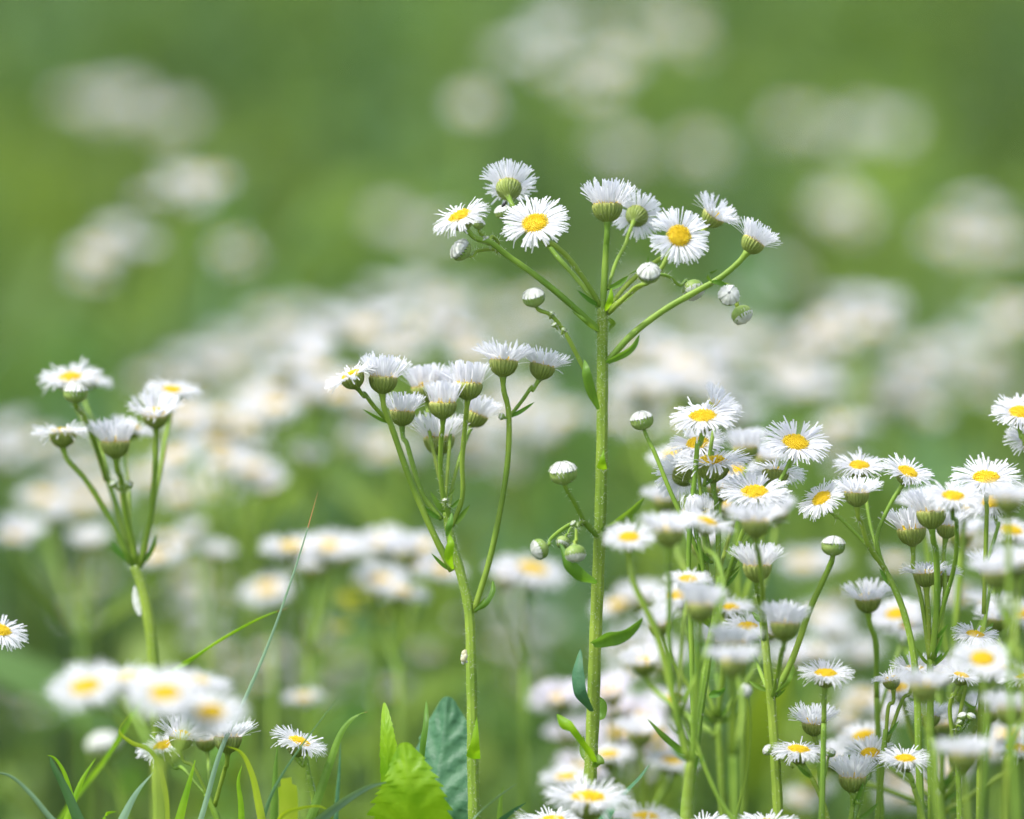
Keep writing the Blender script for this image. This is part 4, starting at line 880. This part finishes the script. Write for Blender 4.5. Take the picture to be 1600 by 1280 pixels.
# ================================================================== blurred fleabanes behind the focus
def back_plant(label, d, heads, seed, node=None, lilac=False, group='blurred fleabanes behind the focus'):
    """heads: photo points, optionally (x, y, facing, scale, depth offset)"""
    rng = random.Random(seed); heads = list(heads)
    if len(heads) >= 3 and d < 2.2:
        for h in heads[:len(heads) - 1]: heads.append((h[0] + rng.uniform(-48, 48), h[1] + rng.uniform(-38, 52), rng.choice([.1, .3, .5]), rng.uniform(.85, 1.1), rng.uniform(-.05, .08)))
    elif len(heads) >= 3:
        for h in heads[:-1]: heads.append((h[0] + rng.uniform(-28, 28), h[1] + rng.uniform(-20, 20), rng.choice([.4, .6]), rng.uniform(1.05, 1.25), rng.uniform(-.06, .04)))
    xs = [h[0] for h in heads]; ys = [h[1] for h in heads]
    nx = sum(xs) / len(xs) + rng.uniform(-12, 12); ny = max(ys) + (130 * DF / d)
    if node: nx, ny = node
    pn = P(nx, ny, d); k = KPX * d
    base = Vector((pn.x + rng.uniform(-.02, .02), pn.y + rng.uniform(-.02, .02), 0)); root = empty('fleabane', base); tag(root, label, 'fleabane', group)
    q = smooth([base, base.lerp(pn, .5) + Vector((rng.uniform(-.006, .006), 0, 0)), pn], 8); mb = MB(); tube(mb, [p - base for p in q], (.0010, .0007), 8); link('stem', mb.mesh('stem', [M_STEM, M_HAIR]), root)
    for h in heads:
        f = h[2] if len(h) > 2 else rng.choice([.35, .5, .2, .1, .45]); s = h[3] if len(h) > 3 else rng.uniform(.95, 1.15); dz = h[4] if len(h) > 4 else rng.uniform(-.03, .03)
        f *= .8; A = AX((rng.uniform(-.25, .25), math.sqrt(1 - f * f), f)); kind = rng.choice(['flat', 'flat', 'wide', 'droop'] if f > .15 else ['wide', 'cup', 'flat'])
        b = put_head(root, P(h[0], h[1], d + dz), A, kind, s, rng, lilac)
        m = pn.lerp(b, .5) + Vector((0, 0, -.004)); stalk(root, [pn - Vector((0, 0, .004)), m, b - A * .003, b + A * .0002], (.0005, .0004), sides=7, ridge=0)
    for i in range(7):
        u = .35 + .6 * i / 7; p0 = base.lerp(pn, u) - base; th = i * 2.4 + seed; dd = Vector((math.cos(th), math.sin(th), .6)); L = .055 - .03 * u
        mb = MB(); blade(mb, [p0, p0 + dd * L * .55, p0 + dd * L + Vector((0, 0, -L * .2))], .0055, dd.cross(Vector((0, 0, 1))), .25, n=3); link('leaf', mb.mesh('leaf', M_LEAF), root)
    return root
B = [
 # far, upper part of the photo
 ('soft pale fleabane clump alone in the upper left corner', 2.7, [(115, 160), (150, 150), (165, 185), (205, 150), (250, 190), (285, 175)]),
 ('blurred fleabane with heads in a slanting row, bright lower end, at upper left', 1.98, [(150, 395, .5, 1.15), (180, 370, .4, 1.1), (240, 305), (300, 285, .5, 1.15), (330, 280, .4, 1.1)]),
 ('faint single blurred flower just right of the slanting left row', 2.15, [(360, 385, .4, 1.0), (375, 405, .3, .9)]),
 ('single round blurred flower left of the top middle clump', 2.25, [(738, 160, .6, 1.15), (745, 170, .4, 1.0)]),
 ('large blurred fleabane clump at the top middle of the photo', 2.45, [(815, 85), (850, 60), (890, 115), (930, 105), (945, 130), (960, 95), (910, 140)]),
 ('dim blurred flowers at the top edge, right of the top middle clump', 2.7, [(1010, 40), (1055, 50), (900, 20), (1080, 70)]),
 ('dim pair of blurred flowers over the middle cups of the tall plant', 2.7, [(960, 225), (990, 240), (1075, 235), (1110, 255)]),
 ('wide dim fleabane clump at upper right', 2.75, [(1225, 205), (1265, 190), (1310, 215), (1350, 185), (1400, 215), (1290, 240)]),
 ('faint blurred flower right of the tall plant, under the wide dim clump', 2.5, [(1310, 315), (1340, 335), (1330, 350)]),
 ('bright round blurred flowers at the right edge, upper middle', 2.3, [(1500, 385, .5, 1.2), (1540, 375, .5, 1.2), (1570, 390), (1510, 330), (1550, 350)]),
 ('faint blurred flowers left of the tall plant, behind its leftmost daisy', 2.6, [(605, 350), (650, 355), (690, 360)]),
 ('hazy pale flowers behind the lower cup of the tall plant, upper middle', 2.6, [(1170, 480), (1200, 440), (1010, 470), (1040, 520)]),
 # low in the left half
 ('dull pale heads low behind the left plant stem', 1.95, [(150, 900, .3, .8), (120, 960, .2, .7)]),
 ('hazy pale heads in the green gap right of the left plant stem', 1.9, [(300, 905, .4, .9), (330, 950, .3, .8), (270, 940, .2, .7)]),
 ('hazy pale heads beneath the arching yellow-green blade', 1.8, [(350, 1030, .3, .8), (400, 1060, .3, .7), (420, 1020, .2, .8)]),
 ('hazy pale heads low in the middle, right of the left-middle stem', 2.0, [(800, 960, .4, .9), (850, 985, .3, .8), (820, 1060, .3, .7)]),
 ('dull pale heads low in the middle, left of the left-middle stem', 1.9, [(500, 990, .3, .8), (540, 1040, .3, .7), (670, 1010, .2, .8)]),
 ('dull pale heads low at the left edge, beneath the cut daisy', 1.9, [(30, 1070, .3, .7), (60, 1110, .2, .7)]),
 # right side, upper middle
 ('hazy pale flowers far behind, left of the bright clump above the left cups', 2.3, [(410, 520), (440, 540), (470, 500), (380, 590), (425, 570)]),
 ('hazy pale flowers behind the stalks of the tall plant, left side', 2.3, [(740, 470), (790, 500), (820, 530), (770, 540), (850, 470)]),
 ('hazy pale flowers right of the tall plant and above the cream row', 2.2, [(1100, 500), (1180, 530), (1220, 540), (1130, 530)]),
 ('faint pale heads low at the right edge, above the two cut daisies', 2.2, [(1540, 570), (1580, 600), (1560, 555)]),
 ('pale heads deep between the right heap and the four clear daisies', 1.75, [(1290, 690, .2, 1.0), (1315, 665, .3, 1.0), (1340, 660, .2, .9)]),
 ('pale heads low behind the right stalks, left of the shallow bowl', 1.6, [(1280, 960, .3, .9), (1300, 990, .2, .9), (1310, 940, .3, .8)]),
 ('pale blurred heads at the lower right, behind the yellow-disc leaning daisy', 1.55, [(1400, 1215, .3, .9), (1440, 1230, .2, .9), (1475, 1215, .3, .9)]),
 ('pale blurred head behind the open ragged cup at bottom right', 1.5, [(1270, 1235, .2, .9), (1250, 1250, .3, .8)]),
 ('pale heads in the gap right of the spent silvery head', 1.6, [(1500, 930, .3, .9), (1520, 850, .2, .9), (1400, 880, .3, .8)]),
 ('blurred fleabane with several cream heads right of the tall plant', 1.88, [(1270, 525), (1330, 520, .5), (1365, 510, .5), (1340, 475), (1380, 480), (1300, 535)]),
 ('blurred daisies cut by the right edge, below the bright round ones', 2.05, [(1560, 475), (1590, 490), (1575, 510)]),
 ('dim flower group low in the right background', 2.1, [(1430, 560), (1480, 550), (1470, 590), (1510, 600)]),
 ('white blurred head above the clear right daisies', 1.82, [(1215, 590, .1, 1.1), (1240, 610, .2), (1275, 605), (1300, 615)]),
 ('pale blurred heads in the gap above the four clear right daisies', 1.9, [(1390, 595), (1420, 620, .3, 1.1), (1440, 605), (1370, 625)]),
 ('cream blurred row right of the tall stem', 1.72, [(1010, 545), (1050, 560, .4, 1.1), (1085, 575), (1120, 570), (1145, 600)]),
 ('bright blurred flowers touching the tall stem on its right', 1.62, [(985, 610), (1020, 620, .2, 1.1), (1060, 610), (1000, 650)]),
 ('low blurred flowers behind the bud right of the tall stem', 1.7, [(960, 655), (1165, 640), (1110, 615), (1060, 660)]),
 # band in the middle and left
 ('bright blurred clump above the left cups, widest white patch of the middle', 1.72, [(525, 505), (570, 515, .5, 1.15), (605, 500), (650, 515, .3, 1.1), (690, 505), (715, 520), (630, 545)]),
 ('dim flowers at the top of the middle white patch', 1.95, [(600, 460), (650, 455), (690, 470)]),
 ('blurred flower with a dark green cup, left end of the white band', 1.62, [(450, 575, .05, 1.15), (505, 580), (480, 560)]),
 ('blurred white heads filling the space left of the leaning cup', 1.6, [(430, 635, .3, 1.1), (480, 620), (530, 615, .5, 1.1), (560, 640), (410, 650)]),
 ('white blurred heads between the two left-hand plants', 1.62, [(310, 660), (345, 650, .2, 1.1), (380, 665), (290, 650)]),
 ('cream blurred flowers with yellowish discs below the white band', 1.58, [(350, 720, .3, .95), (385, 735, .5, .95), (420, 760, .5, .9), (480, 715, .3, .9)]),
 ('faint pale row far behind the left plant', 2.0, [(290, 555), (350, 540), (390, 560), (330, 590), (240, 590)]),
 ('pale blurred flowers behind the left plant stalks', 1.72, [(140, 740), (170, 770), (230, 745), (265, 740), (290, 770), (120, 780)]),
 ('dim flowers cut by the left edge in the middle height', 1.85, [(20, 680), (60, 690), (90, 720), (10, 720)]),
 ('small pale buds and heads low behind the left plant', 1.55, [(80, 805, .2, .6), (125, 830, .2, .5), (20, 840, .2, .7), (260, 840, .2, .7), (280, 850, .3, .7)]),
 ('dull blurred head right of the left plant fork', 1.55, [(335, 865, .1, .8), (300, 830, .2, .7)]),
 ('pale blurred heads behind the left-middle stalks', 1.8, [(770, 640), (800, 665), (850, 680), (830, 620), (760, 690), (880, 650)]),
 ('pale blurred heads right behind the upright left-middle cups', 1.75, [(560, 690), (600, 700), (740, 720), (640, 720)]),
 ('blurred daisy with orange disc left of the twin low daisies', 1.48, [(455, 855, .3, 1.1), (510, 855, .35, 1.2), (530, 865, .3, 1.1)]),
 ('wide blurred daisy pair behind the left-middle stem', 1.5, [(605, 850, .3, 1.2), (655, 855, .25, 1.2), (640, 880, .3, 1.1), (690, 890, .4, 1.0)]),
 ('blurred daisy with orange disc hanging lowest in the middle', 1.46, [(597, 908, .45, 1.05), (630, 925, .2, 1.0)]),
 ('blurred daisy low left of the middle, pale with a cream disc', 1.5, [(418, 920, .5, 1.1)]),
 ('broad blurred daisy between the left-middle plant and the tall stem', 1.47, [(832, 890, .35, 1.45), (790, 905, .3, .9)]),
 ('blurred daisy behind the fold of the tall stem, to its right', 1.47, [(965, 945, .3, 1.0), (1000, 935, .2, 1.0)]),
 ('low blurred daisy behind the bowed side stem', 1.5, [(1000, 1040, .4, 1.2), (1035, 1030, .3, 1.1), (985, 1010, .3, 1.0)]),
 ('blurred pale flower behind the round right bud', 1.6, [(1255, 880, .4, 1.1), (1290, 880, .3, .9)]),
 ('blurred flower low behind the flat right daisy', 1.52, [(1270, 1020, .2, 1.1), (1235, 1030, .2, 1.0)]),
 ('blurred cream flowers behind the lower right stalks', 1.55, [(1350, 1090, .3, 1.0), (1385, 1120, .4, 1.0), (1330, 1110, .2, .9)]),
 ('blurred orange-centred flower low at the right edge', 1.5, [(1572, 1150, .4, 1.0), (1545, 1170, .3, .9)]),
 ('small blurred white head low between the grass and left-middle stem', 1.48, [(475, 1090, .2, .75)]),
 ('faint pale flowers low behind the left-middle stem', 1.75, [(610, 1080, .3, 1.0), (640, 1090, .2, .9)]),
 ('dim flower in the shade under the middle daisies', 1.8, [(780, 1010, .2, .7), (700, 970, .2, .7)]),
]
for i, (lab, d, hs) in enumerate(B): back_plant(lab, d, hs, 300 + i)
back_plant('lilac-tinged blurred daisies low beside the tall stem', 1.44, [(872, 1093, .35, .95), (945, 1095, .3, .95), (960, 1110, .3, .9), (1002, 1122, .25, 1.05), (1050, 1092, .3, .9)], 401, lilac=True)
back_plant('lilac-tinged blurred daisies at the lowest right of the tall stem', 1.46, [(965, 1145, .7, .9), (1000, 1175, .2, 1.0), (945, 1170, .2, 1.0), (1030, 1170, .3, .9), (885, 1150, .2, .9)], 402, lilac=True)

def goldenrod(label, d, x, y0, y1, seed):
    rng = random.Random(seed); a = P(x, y1, d); base = Vector((a.x, a.y, 0)); root = empty('yellow_flowered_weed', base); tag(root, label, 'weed')
    t = P(x, y0, d); stalk(root, [base, base.lerp(a, .5), a, t], (.0013, .0007), 'stem', 8)
    for k in range(26):
        u = (k / 26) ** .8; p = t.lerp(a, u); th = k * 2.4; w = .003 + .007 * u; c = p + Vector((math.cos(th) * w, math.sin(th) * w, rng.uniform(0, .006))) - base
        mb = MB()
        for j in range(7):
            b = j * .9; dd = Vector((math.cos(b), math.sin(b), .5)); blade(mb, [c, c + dd * .0016, c + dd * .0032], .0008, dd.cross(Vector((0, 0, 1))), .2, n=2)
        link('floret', mb.mesh('floret', M_GOLD if k % 3 else M_YELLOWWEED), root)
goldenrod('blurred yellow flower spike low in the middle, under the orange-centred daisy', 1.52, 588, 925, 985, 3)
def leafy_weed(label, d, x, y, n, seed, spread=.06, hgt=.10):
    rng = random.Random(seed); t = P(x, y, d); base = Vector((t.x, t.y, 0)); root = empty('leafy_weed', base); tag(root, label, 'weed', 'yellow-green leafy weeds in the background')
    for s in range(5):
        top = t + Vector((rng.uniform(-spread, spread), rng.uniform(-spread, spread), rng.uniform(-hgt, hgt * .5))); st = stalk(root, [base, base.lerp(top, .5) + Vector((0, 0, .02)), top], (.0016, .0008), 'stem', 7)
        for k in range(n // 5):
            p = base.lerp(top, rng.uniform(.55, 1)) - base; th = rng.random() * 6.283; dd = Vector((math.cos(th), math.sin(th), rng.uniform(.1, .8))); L = rng.uniform(.03, .055)
            mb = MB(); blade(mb, [p, p + dd * L * .55, p + dd * L + Vector((0, 0, -L * .25))], rng.uniform(.007, .012), dd.cross(Vector((0, 0, 1))), .2, n=3)
            link('leaf', mb.mesh('leaf', M_YELLOWWEED), root)
leafy_weed('blurred yellow-green leafy weed in the upper middle left of the top clump', 3.0, 560, 170, 60, 1)
leafy_weed('blurred yellow-green leafy weed right of the tall plant top', 2.6, 1235, 350, 50, 2)
leafy_weed('blurred yellow-green leafy weed at the upper right edge', 3.1, 1500, 190, 50, 3)
leafy_weed('blurred yellowish weed under the middle yellow spike', 1.7, 575, 1010, 30, 4, .02, .04)
